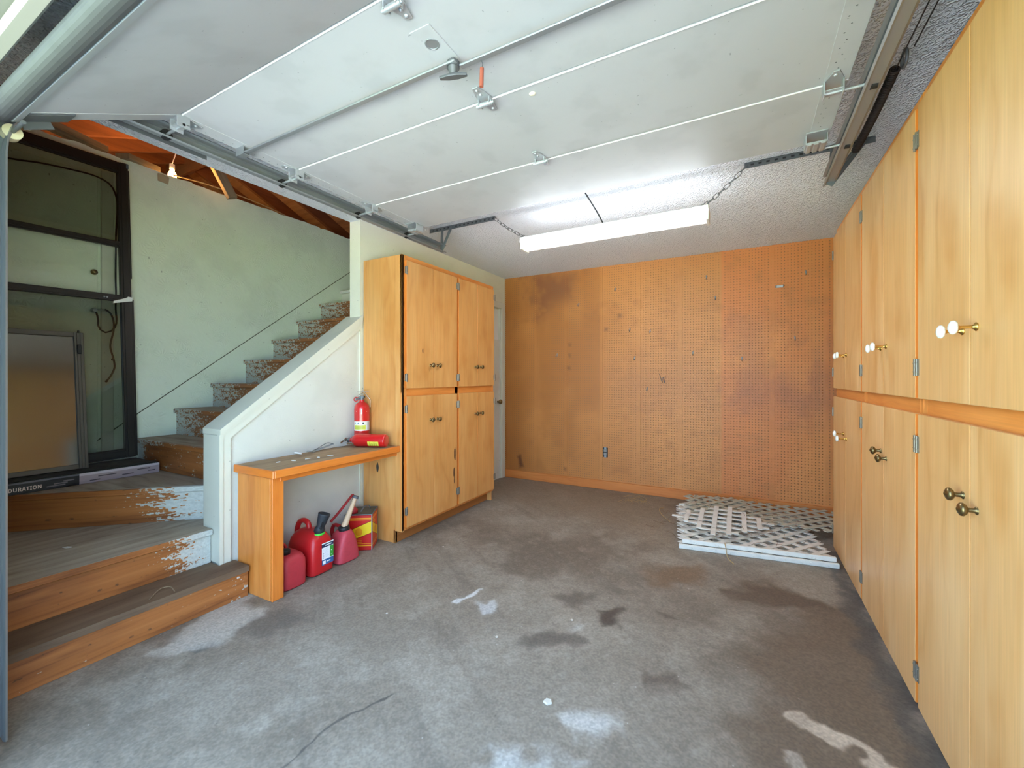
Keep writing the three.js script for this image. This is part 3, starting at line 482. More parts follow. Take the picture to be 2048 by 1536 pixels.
{
  const z = -2.735, y = CH;
  part('ceiling_angle', punched(-2.26, -1.64, y, z), mGalvD, trL, 'punched steel angle on the ceiling'); part('slots', slots(-2.26, -1.64, y, z), mBlack, trL).userData.kind = 'stuff';
  part('hanger_strap', bar([-2.125, y - 0.01, z + 0.006], [TX0 + 0.012, TY - 0.03, z + 0.006], 0.026, 0.003), mGalvD, trL); part('hanger_strap', bar([-2.03, y - 0.012, z + 0.009], [TX0 + 0.014, TY - 0.03, z + 0.009], 0.026, 0.003), mGalvD, trL);
  part('ceiling_angle', punched(0.0, 0.575, y, z), mGalvD, trR, 'punched steel angle on the ceiling'); part('slots', slots(0, 0.575, y, z), mBlack, trR).userData.kind = 'stuff';
  part('hanger_strap', bar([0.53, y - 0.012, z + 0.006], [TX1 - 0.01, TY - 0.04, z + 0.006], 0.032, 0.003), mGalvD, trR); part('hanger_strap', bar([0.405, y - 0.01, z + 0.009], [TX1 - 0.008, TY - 0.03, z + 0.009], 0.026, 0.003), mGalvD, trR);
  // lift spring beside the right track with its pulley and cables
  const sp = thing('lift_spring', 'dark coiled door spring with cables beside the right hand track', 'spring');
  const pts = []; for (let k = 0; k <= 620; k++) { const s = k / 620, a = s * 62 * Math.PI * 2; pts.push(V(TX1 + 0.075 + Math.cos(a) * 0.013, 2.315 + Math.sin(a) * 0.013 - Math.sin(s * Math.PI) * 0.012, -2.6 + s * 0.62)); }
  part('coil', clean(new THREE.TubeGeometry(new THREE.CatmullRomCurve3(pts), 900, 0.0042, 5)), mt({ color: 0x2c2622, metalness: 0.5, roughness: 0.5 }), sp);
  part('cable', [cyl([TX1 + 0.075, 2.31, -1.98], [TX1 + 0.085, 2.33, -0.4], 0.002, 0.002, 6), cyl([TX1 + 0.105, 2.33, -1.9], [TX1 + 0.125, 2.34, -0.4], 0.002, 0.002, 6)], mBlack, sp);
  const pl = torus(0.028, 0.005, 24); pl.rotateY(Math.PI / 2); pl.translate(TX1 + 0.09, 2.32, -1.94); part('pulley', pl, mGalvD, sp);
  part('spring_clip', cyl([TX1 + 0.075, 2.315, -2.61], [TX1 + 0.02, 2.28, -2.72], 0.004, 0.004, 8), mGalvD, sp);
}
// ---------------------------------------------------------------- fluorescent light
{
  const L = thing('fluorescent_light', 'white four foot fluorescent shop light hung on chains', 'light', [-0.79, 2.12, -2.745]);
  part('housing', [box(-0.61, 0.61, 0.066, 0.09, -0.068, 0.068, 0.004, 'x'), box(-0.61, 0.61, 0.052, 0.068, -0.068, -0.064, 0.001, 'x'), box(-0.61, 0.61, 0.052, 0.068, 0.064, 0.068, 0.001, 'x')], mPaintW, L);
  const pr = []; for (let k = 0; k <= 16; k++) { const t = Math.PI * k / 16; pr.push([Math.cos(t) * 0.058, 0.058 - Math.pow(Math.sin(t), 0.6) * 0.05]); }
  const g = prism(pr, 1.19); g.rotateY(Math.PI / 2); g.translate(-0.595, 0, 0);
  part('diffuser', g, mt({ color: 0xffffff, emissive: 0xfdfcf4, emissiveIntensity: 1.2, roughness: 0.4 }), L, 'glowing white wrap lens').castShadow = false;
  for (const s of [-1, 1]) part('end_cap', [box(s * 0.595, s * 0.61, 0.006, 0.066, -0.06, 0.06, 0.003)], mPaintW, L);
  // the light it gives: downwards and to both sides
  const mk = (w, h, I, x, y, z, tx, ty, tz) => { const a = new THREE.RectAreaLight(0xecf3ff, I, w, h); a.position.set(x, y, z); L.add(a); a.lookAt(V(tx, ty, tz).add(L.position)); a.name = 'tube_light'; };
  mk(1.18, 0.1, 20, 0, -0.004, 0, 0, -1, 0); mk(1.18, 0.05, 20, 0, 0.04, 0.075, 0, 1.1, 1); mk(1.18, 0.05, 20, 0, 0.04, -0.075, 0, 1.1, -1);
  // chains from the lamp ends to the two ceiling angles
  const chain = (a, b) => { const n = Math.round(V(...a).distanceTo(V(...b)) / 0.036), A = V(...a), B = V(...b), d = B.clone().sub(A).normalize();
    const lk = new THREE.CapsuleGeometry(0.0085, 0.02, 4, 10); void lk;
    for (let k = 0; k < n; k++) { const path = []; for (let i = 0; i < 20; i++) { const t = i / 20 * Math.PI * 2, c = Math.cos(t), s = Math.sin(t); path.push(V(c * 0.0095, s * 0.0095 + Math.sign(s) * 0.0125, 0)); }
      const lg = new THREE.TubeGeometry(new THREE.CatmullRomCurve3(path, true), 26, 0.0021, 6, true); if (k % 2) lg.rotateY(Math.PI / 2); lg.rotateY(0.6);
      lg.applyQuaternion(new THREE.Quaternion().setFromUnitVectors(V(0, 1, 0), d)); const p = A.clone().lerp(B, (k + 0.5) / n); p.y -= Math.sin((k + 0.5) / n * Math.PI) * 0.012; lg.translate(p.x, p.y, p.z); part('chain_link', clean(lg), mGalvD, L); } };
  chain([-0.575, 0.092, 0.03], [-0.85, 0.285, 0.015]); chain([0.575, 0.092, 0.03], [0.80, 0.285, 0.015]);
  for (const s of [-1, 1]) { const t = torus(0.012, 0.002, 16, 6); t.translate(s * 0.572, 0.092, 0.03); part('chain_hook', t, mGalvD, L); }
  part('power_cord', tube([[-0.12, 0.305, 0.13], [-0.09, 0.25, 0.11], [-0.05, 0.17, 0.05], [-0.015, 0.09, 0.01]], 0.0045, 20, 8), mBlack, L, 'dark power cord');
}
// ---------------------------------------------------------------- cupboards
// knobs: local frame with +x pointing out of the door
function knobGeo(kind) {
  const turnX = (g) => g.rotateZ(-Math.PI / 2);
  if (kind === 'porcelain') return { stem: turnX(lathe([[0.011, 0], [0.012, 0.003], [0.007, 0.006], [0.0045, 0.012], [0.0045, 0.034], [0.008, 0.038], [0.009, 0.041]], 20)), head: turnX(lathe([[0.007, 0.039], [0.017, 0.042], [0.0195, 0.047], [0.018, 0.052], [0.01, 0.056], [0, 0.057]], 24)) };
  return { stem: turnX(lathe([[0.011, 0], [0.011, 0.002], [0.0065, 0.005], [0.006, 0.02]], 18)), head: turnX(lathe([[0.006, 0.018], [0.014, 0.022], [0.0185, 0.028], [0.0175, 0.034], [0.011, 0.038], [0.006, 0.0385], [0.004, 0.041], [0, 0.042]], 22)) };
}
const KN = { porcelain: knobGeo('porcelain'), bronze: knobGeo('bronze') };
function addKnob(door, kind, face, x, y, z) {     // face: +1 door faces +x, -1 faces -x
  const k = new THREE.Mesh(KN[kind].stem, kind === 'porcelain' ? mBrass : mBronze); k.castShadow = k.receiveShadow = true; k.name = 'knob'; k.userData.label = kind === 'porcelain' ? 'white porcelain knob on a brass stem' : 'aged bronze knob'; k.position.set(x, y, z); if (face < 0) k.rotation.y = Math.PI; door.add(k);
  const h = new THREE.Mesh(KN[kind].head, kind === 'porcelain' ? mPorc : mBronze); h.castShadow = h.receiveShadow = true; h.name = 'knob_head'; h.position.copy(k.position); h.rotation.copy(k.rotation); door.add(h);
}
const HG = [box(0, 0.0025, -0.03, 0.03, -0.017, -0.003, 0.0008), box(0, 0.0025, -0.026, 0.026, 0.003, 0.017, 0.0008), cyl([0.003, -0.031, 0], [0.003, 0.031, 0], 0.0042, 0.0042, 10), ball(0.003, 0.016, 0.01, 0.0028), ball(0.003, -0.016, 0.01, 0.0028), ball(0.003, 0.018, -0.01, 0.0028), ball(0.003, -0.018, -0.01, 0.0028)];
const hingeG = mergeGeometries(HG.map(clean));
function addHinge(door, face, x, y, z) { const h = new THREE.Mesh(hingeG, mHinge); h.castShadow = h.receiveShadow = true; h.name = 'hinge'; h.userData.label = 'small worn brass hinge'; h.position.set(x, y, z); if (face < 0) h.rotation.y = Math.PI; door.add(h); }
// one pair of doors in one opening; z0 > z1 (nearer to farther)
function doorPair(parent, face, xf, z0, z1, y0, y1, m, kind, ky, hy, dk = 0) {
  const zm = (z0 + z1) / 2, t = 0.018;
  for (const [a, b, near] of [[z0, zm + 0.0015, 1], [zm - 0.0015, z1, 0]]) {
    const d = part('cabinet_door', box(xf, xf - face * t, y0, y1, a, b, 0.0016, 'y'), m, parent);
    part('edge_band', box(xf - face * 0.0006, xf - face * t, y0 + 0.001, y1 - 0.001, a - 0.0004, a + 0.0006, 0.0002, 'y'), mEdge, d);
    addKnob(d, kind, face, xf, ky + (near ? dk : 0), near ? zm + 0.042 : zm - 0.042);
    const hz = near ? z0 + 0.004 : z1 - 0.004; for (const y of hy) addHinge(d, face, xf, y, hz);
  }
}
// right hand row: three built-in units
const rl = ['maple cupboard next to the lattice, white knobs above and below', 'middle maple cupboard of the right hand row, white knobs above and bronze below', 'maple cupboard at the end of the row farthest from the lattice, bronze lower knobs'];
[[-3.74, -2.92], [-2.905, -2.085], [-2.065, -1.245]].forEach(([zb, za], i) => {
  const X = 0.552, c = thing('storage_cabinet', rl[i], 'cabinet', [0, 0, 0], 0, 'built in maple cupboards on the right hand wall'), X1 = XR - 0.005, fx = X + 0.02;
  const zN = i < 2 ? za + 0.0075 : za + 0.03, zFa = i > 0 ? zb - 0.0075 : zb - 0.012;
  part('carcass', [box(fx + 0.02, X1, 0.0, 2.25, zFa, zFa + 0.018, 0.001), box(fx + 0.02, X1, 0.0, 2.25, zN - 0.018, zN, 0.001), box(fx + 0.02, X1, 2.232, 2.25, zFa, zN, 0.001, 'z'), box(X1 - 0.012, X1, 0, 2.25, zFa, zN, 0.001), box(fx + 0.02, X1, 0.03, 0.048, zFa, zN, 0.001, 'z'), box(fx + 0.02, X1, 1.09, 1.108, zFa, zN, 0.001, 'z')], mBirch, c);
  part('face_frame', [box(fx, fx + 0.02, 0, 2.258, zFa, zFa + 0.03, 0.002), box(fx, fx + 0.02, 0, 2.258, zN - 0.03, zN, 0.002), box(fx, fx + 0.02, 2.195, 2.258, zFa + 0.03, zN - 0.03, 0.002, 'z'), box(fx, fx + 0.02, 1.06, 1.15, zFa + 0.03, zN - 0.03, 0.002, 'z'), box(fx, fx + 0.02, 0, 0.05, zFa + 0.03, zN - 0.03, 0.002, 'z')], mFrame, c, 'amber face frame');
  doorPair(c, -1, X, za - 0.004, zb + 0.004, 1.142, 2.205, mBirch, 'porcelain', 1.352, [2.08, 1.255], 0.004);
  doorPair(c, -1, X, za - 0.004, zb + 0.004, 0.022, 1.085, mBirch, i === 0 ? 'porcelain' : 'bronze', i === 0 ? 0.86 : 0.88, [0.975, 0.145], -0.022);
});
// tall cupboard on the left wall
{
  const X = -2.165, za = -2.335, zb = -3.617, c = thing('tall_cabinet', 'tall maple cupboard with eight doors and bronze knobs beside the bench', 'cabinet'), fx = X - 0.02, bx = fx - 0.02;
  part('side_panel', wallZY([[za, 0], [za, 2.113], [za - 0.018, 2.113], [za - 0.018, 0]], XL + 0.008, -2.25), mBirchL, c);
  part('side_panel', box(-2.25, bx + 0.02, 0.09, 2.113, za, za - 0.018, 0.001), mBirchL, c);
  part('carcass', [box(XL + 0.008, bx, 0, 2.105, zb, zb + 0.018, 0.001), box(XL + 0.008, bx, 2.09, 2.108, zb, za - 0.018, 0.001, 'z'), box(XL + 0.008, XL + 0.016, 0.1, 2.1, zb, za - 0.018, 0.001), box(XL + 0.008, bx, 0.095, 0.113, zb, za - 0.018, 0.001, 'z'), box(XL + 0.008, bx, 1.09, 1.108, zb, za - 0.018, 0.001, 'z'), box(XL + 0.008, bx, 0.1, 2.1, -3.005, -2.987, 0.001)], mBirchL, c);
  { const mk = mt({ color: 0x5a3420, roughness: 0.7 }), pts = (n, rx, ry, s) => Array.from({ length: n }, (_, i) => { const a = i / n * Math.PI * 2, k = 0.75 + 0.5 * fbm(Math.cos(a) * 2 + s, Math.sin(a) * 2 + s, 256, 256, 2); return [Math.cos(a) * rx * k, Math.sin(a) * ry * k]; });
    part('stain', prism(pts(16, 0.012, 0.035, 3), 0.0004).translate(-2.43, 0.537, za), mt({ color: 0x3c3630, roughness: 0.8 }), c, 'dark oval hole mark');
    for (const [z, y, rx, ry, s] of [[-2.952, 0.567, 0.012, 0.055, 9], [-2.94, 0.41, 0.01, 0.045, 14], [-2.944, 0.34, 0.006, 0.025, 21], [-2.54, 1.42, 0.006, 0.02, 33]]) part('stain', prism(pts(18, rx, ry, s), 0.0004).rotateY(Math.PI / 2).translate(X, y, z), mk, c, 'dark brown drip stain'); }
  part('toe_kick', box(-2.268, -2.25, 0, 0.096, zb + 0.018, za - 0.0, 0.002, 'z'), wood(T.birch, 0.3, 1.3, 0xb99a78), c, 'scuffed toe board');
  part('face_frame', [box(fx, bx, 0.095, 2.115, za, za - 0.04, 0.002), box(fx, bx, 0.095, 2.115, zb, zb + 0.03, 0.002), box(fx, bx, 2.06, 2.115, za - 0.04, zb + 0.03, 0.002, 'z'), box(fx, bx, 1.06, 1.15, za - 0.04, zb + 0.03, 0.002, 'z'), box(fx, bx, 0.095, 0.15, za - 0.04, zb + 0.03, 0.002, 'z'), box(fx, bx, 0.15, 2.06, -2.975, -3.02, 0.002)], mFrame, c, 'amber face frame');
  for (const [a, b] of [[-2.362, -2.986], [-3.01, -3.6]]) { doorPair(c, 1, X, a, b, 1.136, 2.075, mBirchL, 'bronze', 1.312, [2.0, 1.215]); doorPair(c, 1, X, a, b, 0.118, 1.078, mBirchL, 'bronze', 0.885, [0.985, 0.24]); }
}
// bench beside the cupboard
{
  const b = thing('workbench', 'low maple bench along the knee wall beside the stairs', 'bench'), X = -2.215, z0 = -1.392, z1 = -2.333;
  part('bench_top', box(XL + 0.01, X, 0.686, 0.716, z0, z1, 0.003, 'z'), mBench, b, 'dusty worn bench top');
  part('front_edge', box(X, X + 0.014, 0.674, 0.718, z0 + 0.002, z1, 0.004, 'z'), mEdge, b); part('side_edge', box(XL + 0.01, X + 0.014, 0.674, 0.718, z0, z0 + 0.012, 0.004, 'x'), mEdge, b);
  part('apron', box(X - 0.035, X - 0.017, 0.645, 0.686, z0 - 0.05, z1, 0.002, 'z'), mEdge, b);
  part('leg_panel', box(XL + 0.02, X - 0.045, 0, 0.686, z0 - 0.008, z0 - 0.026, 0.002), mFrame, b); part('leg_post', box(X - 0.045, X - 0.025, 0, 0.686, z0 - 0.008, z0 - 0.075, 0.003), mEdge, b);
  part('cleat', box(XL + 0.02, X - 0.06, 0.64, 0.686, z1 + 0.02, z1 + 0.002, 0.002, 'x'), mEdge, b); part('back_cleat', box(XL + 0.01, XL + 0.028, 0.645, 0.686, z0 - 0.03, z1 + 0.02, 0.002, 'z'), mEdge, b);
}
// ---------------------------------------------------------------- fire extinguishers
function labelBand(r, y0, y1, a0, a1, m) { const g = new THREE.CylinderGeometry(r, r, y1 - y0, 24, 1, true, a0, a1 - a0); g.translate(0, (y0 + y1) / 2, 0); return clean(g); }
const extLabel = mt({ map: canvasTex(512, 256, (c, w, h) => { c.fillStyle = '#eceae6'; c.fillRect(0, 0, w, h); c.fillStyle = '#d6d84a'; c.fillRect(30, 105, 330, 120); c.fillStyle = '#c8c9c6'; c.fillRect(400, 0, 112, h); for (const [x, k] of [[60, '#8aa6bb'], [160, '#6f8ea6'], [290, '#2c3a40']]) { c.fillStyle = k; c.beginPath(); c.arc(x, 50, 24, 0, 7); c.fill(); } c.fillStyle = '#8a8f60'; for (let k = 0; k < 6; k++) c.fillRect(45, 118 + k * 17, 240 + (k * 37) % 60, 5); }), roughness: 0.4 });
const yellowLabel = mt({ map: canvasTex(256, 96, (c, w, h) => { c.fillStyle = '#e2d84e'; c.fillRect(0, 0, w, h); c.fillStyle = '#9a9440'; for (let k = 0; k < 4; k++) c.fillRect(20, 18 + k * 18, 210 - (k * 29) % 50, 6); }), roughness: 0.4 });
const diamondLabel = mt({ color: 0xeef0f2, roughness: 0.4 });
function extinguisher(name, label, pos) {
  const e = thing(name, label, 'extinguisher', pos, 0, 'fire extinguishers on the bench'), r = 0.056;
  part('cylinder', lathe([[0, 0], [r * 0.86, 0], [r, 0.012], [r, 0.262], [r * 0.95, 0.283], [r * 0.72, 0.303], [r * 0.4, 0.315], [0.018, 0.32], [0.018, 0.333]], 36), mExt, e);
  const v = part('valve', [cyl([0, 0.33, 0], [0, 0.352, 0], 0.017), box(-0.016, 0.016, 0.345, 0.362, -0.02, 0.02, 0.003), cyl([0, 0.338, 0], [0, 0.338, 0.045], 0.0085, 0.007)], mGalvD, e);
  const ring = torus(0.015, 0.0035, 20); ring.rotateY(Math.PI / 2); ring.translate(0, 0.335, 0.045); part('pull_ring', [ring, cyl([-0.012, 0.352, 0.02], [0.03, 0.352, 0.02], 0.002)], mRed, v);
  part('lever', [bar([0, 0.364, 0.03], [0, 0.392, -0.02], 0.02, 0.003), bar([0, 0.39, -0.018], [0, 0.33, -0.066], 0.018, 0.004), bar([0, 0.332, -0.065], [0, 0.275, -0.062], 0.016, 0.004), bar([0, 0.392, -0.01], [0, 0.398, -0.058], 0.016, 0.003), bar([0, 0.392, -0.01], [0, 0.394, 0.035], 0.016, 0.003)], mChrome, e, 'bright metal squeeze lever');
  return e;
}
{
  const e = extinguisher('fire_extinguisher', 'upright red fire extinguisher with chrome lever standing on the bench', [-2.525, 0.717, -2.272]); e.rotation.y = -1.07;
  const lb = part('label', labelBand(0.0565, 0.105, 0.175, 0.65, 3.15), extLabel, e, 'white and yellow wrap label'); void lb;
  const d = prism([[-0.042, 0], [0, 0.018], [0.042, 0], [0, -0.018]], 0.001); const p = d.attributes.position; for (let i = 0; i < p.count; i++) { const a = p.getX(i) / 0.0565 + 1.85, rad = 0.0565 + p.getZ(i) * 0.5; p.setXYZ(i, Math.sin(a) * rad, p.getY(i) + 0.246, Math.cos(a) * rad); } d.computeVertexNormals(); part('label', d, diamondLabel, e, 'white diamond sticker');
  const f = extinguisher('fire_extinguisher', 'red fire extinguisher lying on its side on the bench', [0, 0, 0]);
  f.position.set(-2.25, 0.717 + 0.0468, -2.247); f.scale.setScalar(0.82); f.quaternion.setFromUnitVectors(V(0, 1, 0), V(-0.936, 0, 0.351).normalize()); f.rotateY(Math.PI);
  part('label', labelBand(0.0566, 0.05, 0.15, 2.65, 3.45), yellowLabel, f, 'yellow instruction label');
}
// ---------------------------------------------------------------- fuel cans under the bench
const torusArc = (R, r, arc) => clean(new THREE.TorusGeometry(R, r, 10, 22, arc));
{ // old small red can beside the bench leg
  const c = thing('gas_can', 'small old red fuel can behind the bench leg', 'fuel can', [-2.375, 0, -1.565], 0.0);
  part('body', loft([[0.001, 0.14, 0.19, 0, 5], [0.012, 0.152, 0.205, 0, 5], [0.09, 0.155, 0.21, 0, 5], [0.15, 0.152, 0.205, 0, 5], [0.178, 0.135, 0.18, 0, 4], [0.19, 0.1, 0.14, 0, 3], [0.193, 0.04, 0.06, 0, 2]]), mRedOld, c);
  part('cap', lathe([[0, 0.19], [0.026, 0.19], [0.026, 0.212], [0.022, 0.216], [0, 0.216]], 24).translate(0.03, 0, 0.02), mBlack, c); part('handle', torusArc(0.035, 0.009, Math.PI).rotateY(Math.PI / 2).translate(-0.05, 0.186, 0), mRedOld, c);
}
{ // large can with handle, nozzle and label
  const c = thing('gas_can', 'large bright red fuel can with black nozzle and white blue label', 'fuel can', [-2.41, 0, -1.755], 0.02);
  part('body', loft([[0.001, 0.15, 0.22, 0, 6], [0.015, 0.168, 0.25, 0, 6], [0.1, 0.172, 0.255, 0, 6], [0.17, 0.17, 0.25, 0, 5], [0.21, 0.155, 0.235, 0, 4], [0.24, 0.12, 0.2, 0.0, 3.5], [0.258, 0.085, 0.15, 0.005, 3], [0.264, 0.04, 0.08, 0.01, 2.4]]), mRed, c);
  part('handle', [tube([[-0.125, 0.17, 0], [-0.128, 0.235, 0], [-0.10, 0.29, 0], [-0.055, 0.305, 0], [-0.02, 0.29, 0], [-0.012, 0.25, 0]], 0.016, 26, 12)], mRed, c);
  part('collar', lathe([[0.034, 0], [0.038, 0.004], [0.036, 0.012], [0.03, 0.013]], 26).translate(0.075, 0.238, 0), mt({ color: 0x49c23a, roughness: 0.4 }), c, 'bright green collar ring');
  const n = part('nozzle', [lathe([[0, 0], [0.031, 0], [0.031, 0.03], [0.026, 0.034], [0.024, 0.05], [0.027, 0.056], [0.036, 0.115], [0.037, 0.122], [0.03, 0.124], [0.02, 0.112], [0, 0.112]], 24).rotateZ(-0.18).rotateX(-0.22).translate(0.075, 0.246, 0)], mt({ color: 0x2b2e33, roughness: 0.6 }), c, 'dark grey pouring nozzle');
  part('clip', [bar([0.1, 0.27, 0.01], [0.118, 0.318, 0], 0.012, 0.006), ball(0.108, 0.285, 0.012, 0.007)], mBlack, n);
  const lab = canvasTex(256, 384, (g, w, h) => { g.fillStyle = '#eef0f2'; g.fillRect(0, 0, w, h); g.fillStyle = '#26344f'; g.fillRect(0, 18, w, 60); g.fillStyle = '#eef0f2'; g.fillRect(70, 38, 140, 18); g.fillStyle = '#3c9a3a'; g.fillRect(176, 84, 80, 196); g.fillStyle = '#eef0f2'; g.font = 'bold 40px sans-serif'; g.fillRect(204, 160, 14, 14); g.fillRect(200, 240, 18, 8); g.fillStyle = '#c6ccd2'; for (let k = 0; k < 9; k++) g.fillRect(20, 100 + k * 19, 140 - (k * 23) % 40, 5); g.fillStyle = '#3b4a5c'; for (const y of [186, 222, 258]) { g.beginPath(); g.arc(34, y, 10, 0, 7); g.fill(); } g.fillStyle = '#2d5f96'; g.fillRect(0, 290, w, 94); g.fillStyle = '#eef0f2'; g.fillRect(22, 312, 62, 58); g.fillRect(104, 326, 84, 20); });
  part('label', (() => { const g = clean(new THREE.PlaneGeometry(0.085, 0.135, 8, 8)); const p = g.attributes.position; for (let i = 0; i < p.count; i++) { p.setZ(i, -((p.getX(i) / 0.17) ** 4) * 0.04); } g.computeVertexNormals(); g.rotateY(Math.PI / 2); g.translate(0.1285, 0.125, -0.025); return g; })(), mt({ map: lab, roughness: 0.4 }), c, 'white label with blue and green bands');
}
{ // faded can with a long beige spout
  const c = thing('gas_can', 'faded pinkish red fuel can with a long beige spout', 'fuel can', [-2.365, 0, -1.96], 0.0);
  part('body', loft([[0.001, 0.155, 0.15, 0, 5], [0.012, 0.172, 0.165, 0, 5], [0.06, 0.168, 0.16, 0, 5], [0.13, 0.135, 0.15, 0.005, 4], [0.175, 0.1, 0.13, 0.012, 3.5], [0.198, 0.075, 0.1, 0.018, 3], [0.206, 0.04, 0.05, 0.02, 2.2]]), mt({ color: 0xc0414f, map: rep(T.dirt, 0.4, 0.4), roughness: 0.55 }), c);
  part('handle', tube([[-0.075, 0.1, 0], [-0.1, 0.17, 0.0], [-0.08, 0.215, 0.0], [-0.02, 0.215, 0], [0.0, 0.2, 0]], 0.012, 22, 10), mRedDark, c);
  part('collar', lathe([[0.028, 0], [0.036, 0.004], [0.036, 0.026], [0.026, 0.03], [0, 0.03]], 24).rotateX(0.15).translate(0.02, 0.198, 0), mBlack, c);
  const sp = part('spout', [cyl([0.02, 0.222, 0], [0.05, 0.40, -0.065], 0.021, 0.012, 18)], mt({ color: 0xcfae8e, roughness: 0.6 }), c, 'beige plastic spout'); part('spout_cap', cyl([0.05, 0.40, -0.065], [0.053, 0.414, -0.07], 0.021, 0.019, 20), mt({ color: 0x55585c, roughness: 0.6 }), sp);
}
{ // square printed tin
  const c = thing('gas_tin', 'square red and yellow metal fuel tin with red spout hose', 'fuel tin', [-2.43, 0, -2.185], 0.6);
  const face = (flip) => mt({ map: canvasTex(256, 320, (g, w, h) => { g.fillStyle = '#c4201c'; g.fillRect(0, 0, w, h); g.fillStyle = '#e8a21c'; g.fillRect(0, 22, w, 12); g.fillRect(0, 40, w, 5); g.fillRect(0, 272, w, 12); g.fillRect(0, 258, w, 5);
    const P = flip ? [[0, 150], [256, 50], [256, 160], [0, 250]] : [[0, 60], [256, 170], [256, 260], [0, 150]]; g.fillStyle = '#e6c31e'; g.beginPath(); P.forEach((p, i) => (i ? g.lineTo(...p) : g.moveTo(...p))); g.fill(); g.strokeStyle = '#7d1512'; g.lineWidth = 5; g.stroke(); g.fillStyle = '#d8901c'; g.beginPath(); g.arc(130, flip ? 152 : 160, 36, 0, 7); g.fill(); g.fillStyle = '#e8a21c'; if (!flip) for (let k = 0; k < 4; k++) g.fillRect(30 + k * 8, 60 + k * 9, 90, 5); else for (let k = 0; k < 3; k++) g.fillRect(40, 215 + k * 14, 120, 4); }), roughness: 0.32, metalness: 0.1 });
  const s = 0.092, h = 0.25, A = face(true), B = face(false);
  part('body', [box(-s, s, 0.001, h, -s, s, 0.004)], mRedDark, c);
  for (const [k, m] of [[0, A], [1, B], [2, A], [3, B]]) part('printed_side', clean(new THREE.PlaneGeometry(2 * s - 0.006, h - 0.008)).translate(0, h / 2, s + 0.0008).rotateY(k * Math.PI / 2), m, c);
  for (const [x, z] of [[-s, -s], [s, -s], [s, s], [-s, s]]) part('seam', cyl([x * 0.98, 0.002, z * 0.98], [x * 0.98, h, z * 0.98], 0.0045, 0.0045, 10), mGalv, c);
  part('lid', [box(-s + 0.004, s - 0.004, h - 0.002, h + 0.004, -s + 0.004, s - 0.004, 0.002)], mt({ color: 0x5c5344, roughness: 0.8 }), c, 'dusty rusted tin top');
  for (const [a, b] of [[[-s, -s], [s, -s]], [[s, -s], [s, s]], [[s, s], [-s, s]], [[-s, s], [-s, -s]]]) part('rim', cyl([a[0], h + 0.002, a[1]], [b[0], h + 0.002, b[1]], 0.004, 0.004, 8), mGalvD, c);
  part('handle', tube([[0.05, h + 0.004, -0.04], [0.045, h + 0.03, -0.03], [0.02, h + 0.034, 0.005], [0.0, h + 0.004, 0.03]], 0.004, 20, 8), mGalvD, c);
  const n = part('spout_base', lathe([[0, 0], [0.03, 0], [0.03, 0.025], [0.02, 0.035], [0.012, 0.045], [0.011, 0.06], [0, 0.06]], 22).translate(-0.045, h + 0.003, 0.05), mRedDark, c, 'red plastic spout base');
  part('spout_hose', tube([[-0.045, h + 0.06, 0.05], [-0.045, h + 0.115, 0.052], [-0.048, h + 0.135, 0.06], [-0.06, h + 0.12, 0.08], [-0.11, h + 0.05, 0.145], [-0.155, h - 0.005, 0.2]], 0.0085, 40, 10), mRedDark, n);
}
// small litter on the bench
{
  const k = thing('mounting_bracket', 'bent wire and sheet metal bracket lying by the knocked over extinguisher', 'bracket', [-2.54, 0.717, -1.96], 0.15);
  part('strap', [bar([-0.02, 0.004, 0.06], [0.02, 0.035, -0.06], 0.018, 0.003), bar([-0.02, 0.004, 0.06], [0.0, 0.006, 0.11], 0.02, 0.003)], mGalv, k); const t = torus(0.018, 0.003, 18); t.rotateX(Math.PI / 2 - 0.2); t.translate(0, 0.012, 0.13); part('clamp_ring', t, mGalv, k);
  part('wire', tube([[0.02, 0.035, -0.06], [0.0, 0.045, -0.02], [-0.02, 0.02, 0.03], [-0.03, 0.004, 0.08]], 0.0025, 20, 6), mGalvD, k);
  const w = single('plastic_ring', [(() => { const g = torus(0.02, 0.006, 20); g.rotateX(Math.PI / 2 - 0.3); return g.translate(-2.54, 0.726, -1.76); })()], mPorc, 'small white plastic ring on the bench top', 'ring'); void w;
  [[-2.38, -1.62], [-2.36, -1.70], [-2.34, -1.76], [-2.33, -1.84], [-2.42, -1.55]].forEach(([x, z], i) => single('paint_flake', prism([[-0.018, -0.005], [0.0, -0.009], [0.02, -0.002], [0.012, 0.008], [-0.01, 0.007]], 0.002).rotateX(-Math.PI / 2).rotateY(i * 1.3).translate(x, 0.7165, z), mPorc, 'flat white paint flake on the bench top', 'flake', 'paint flakes on the bench'));
}
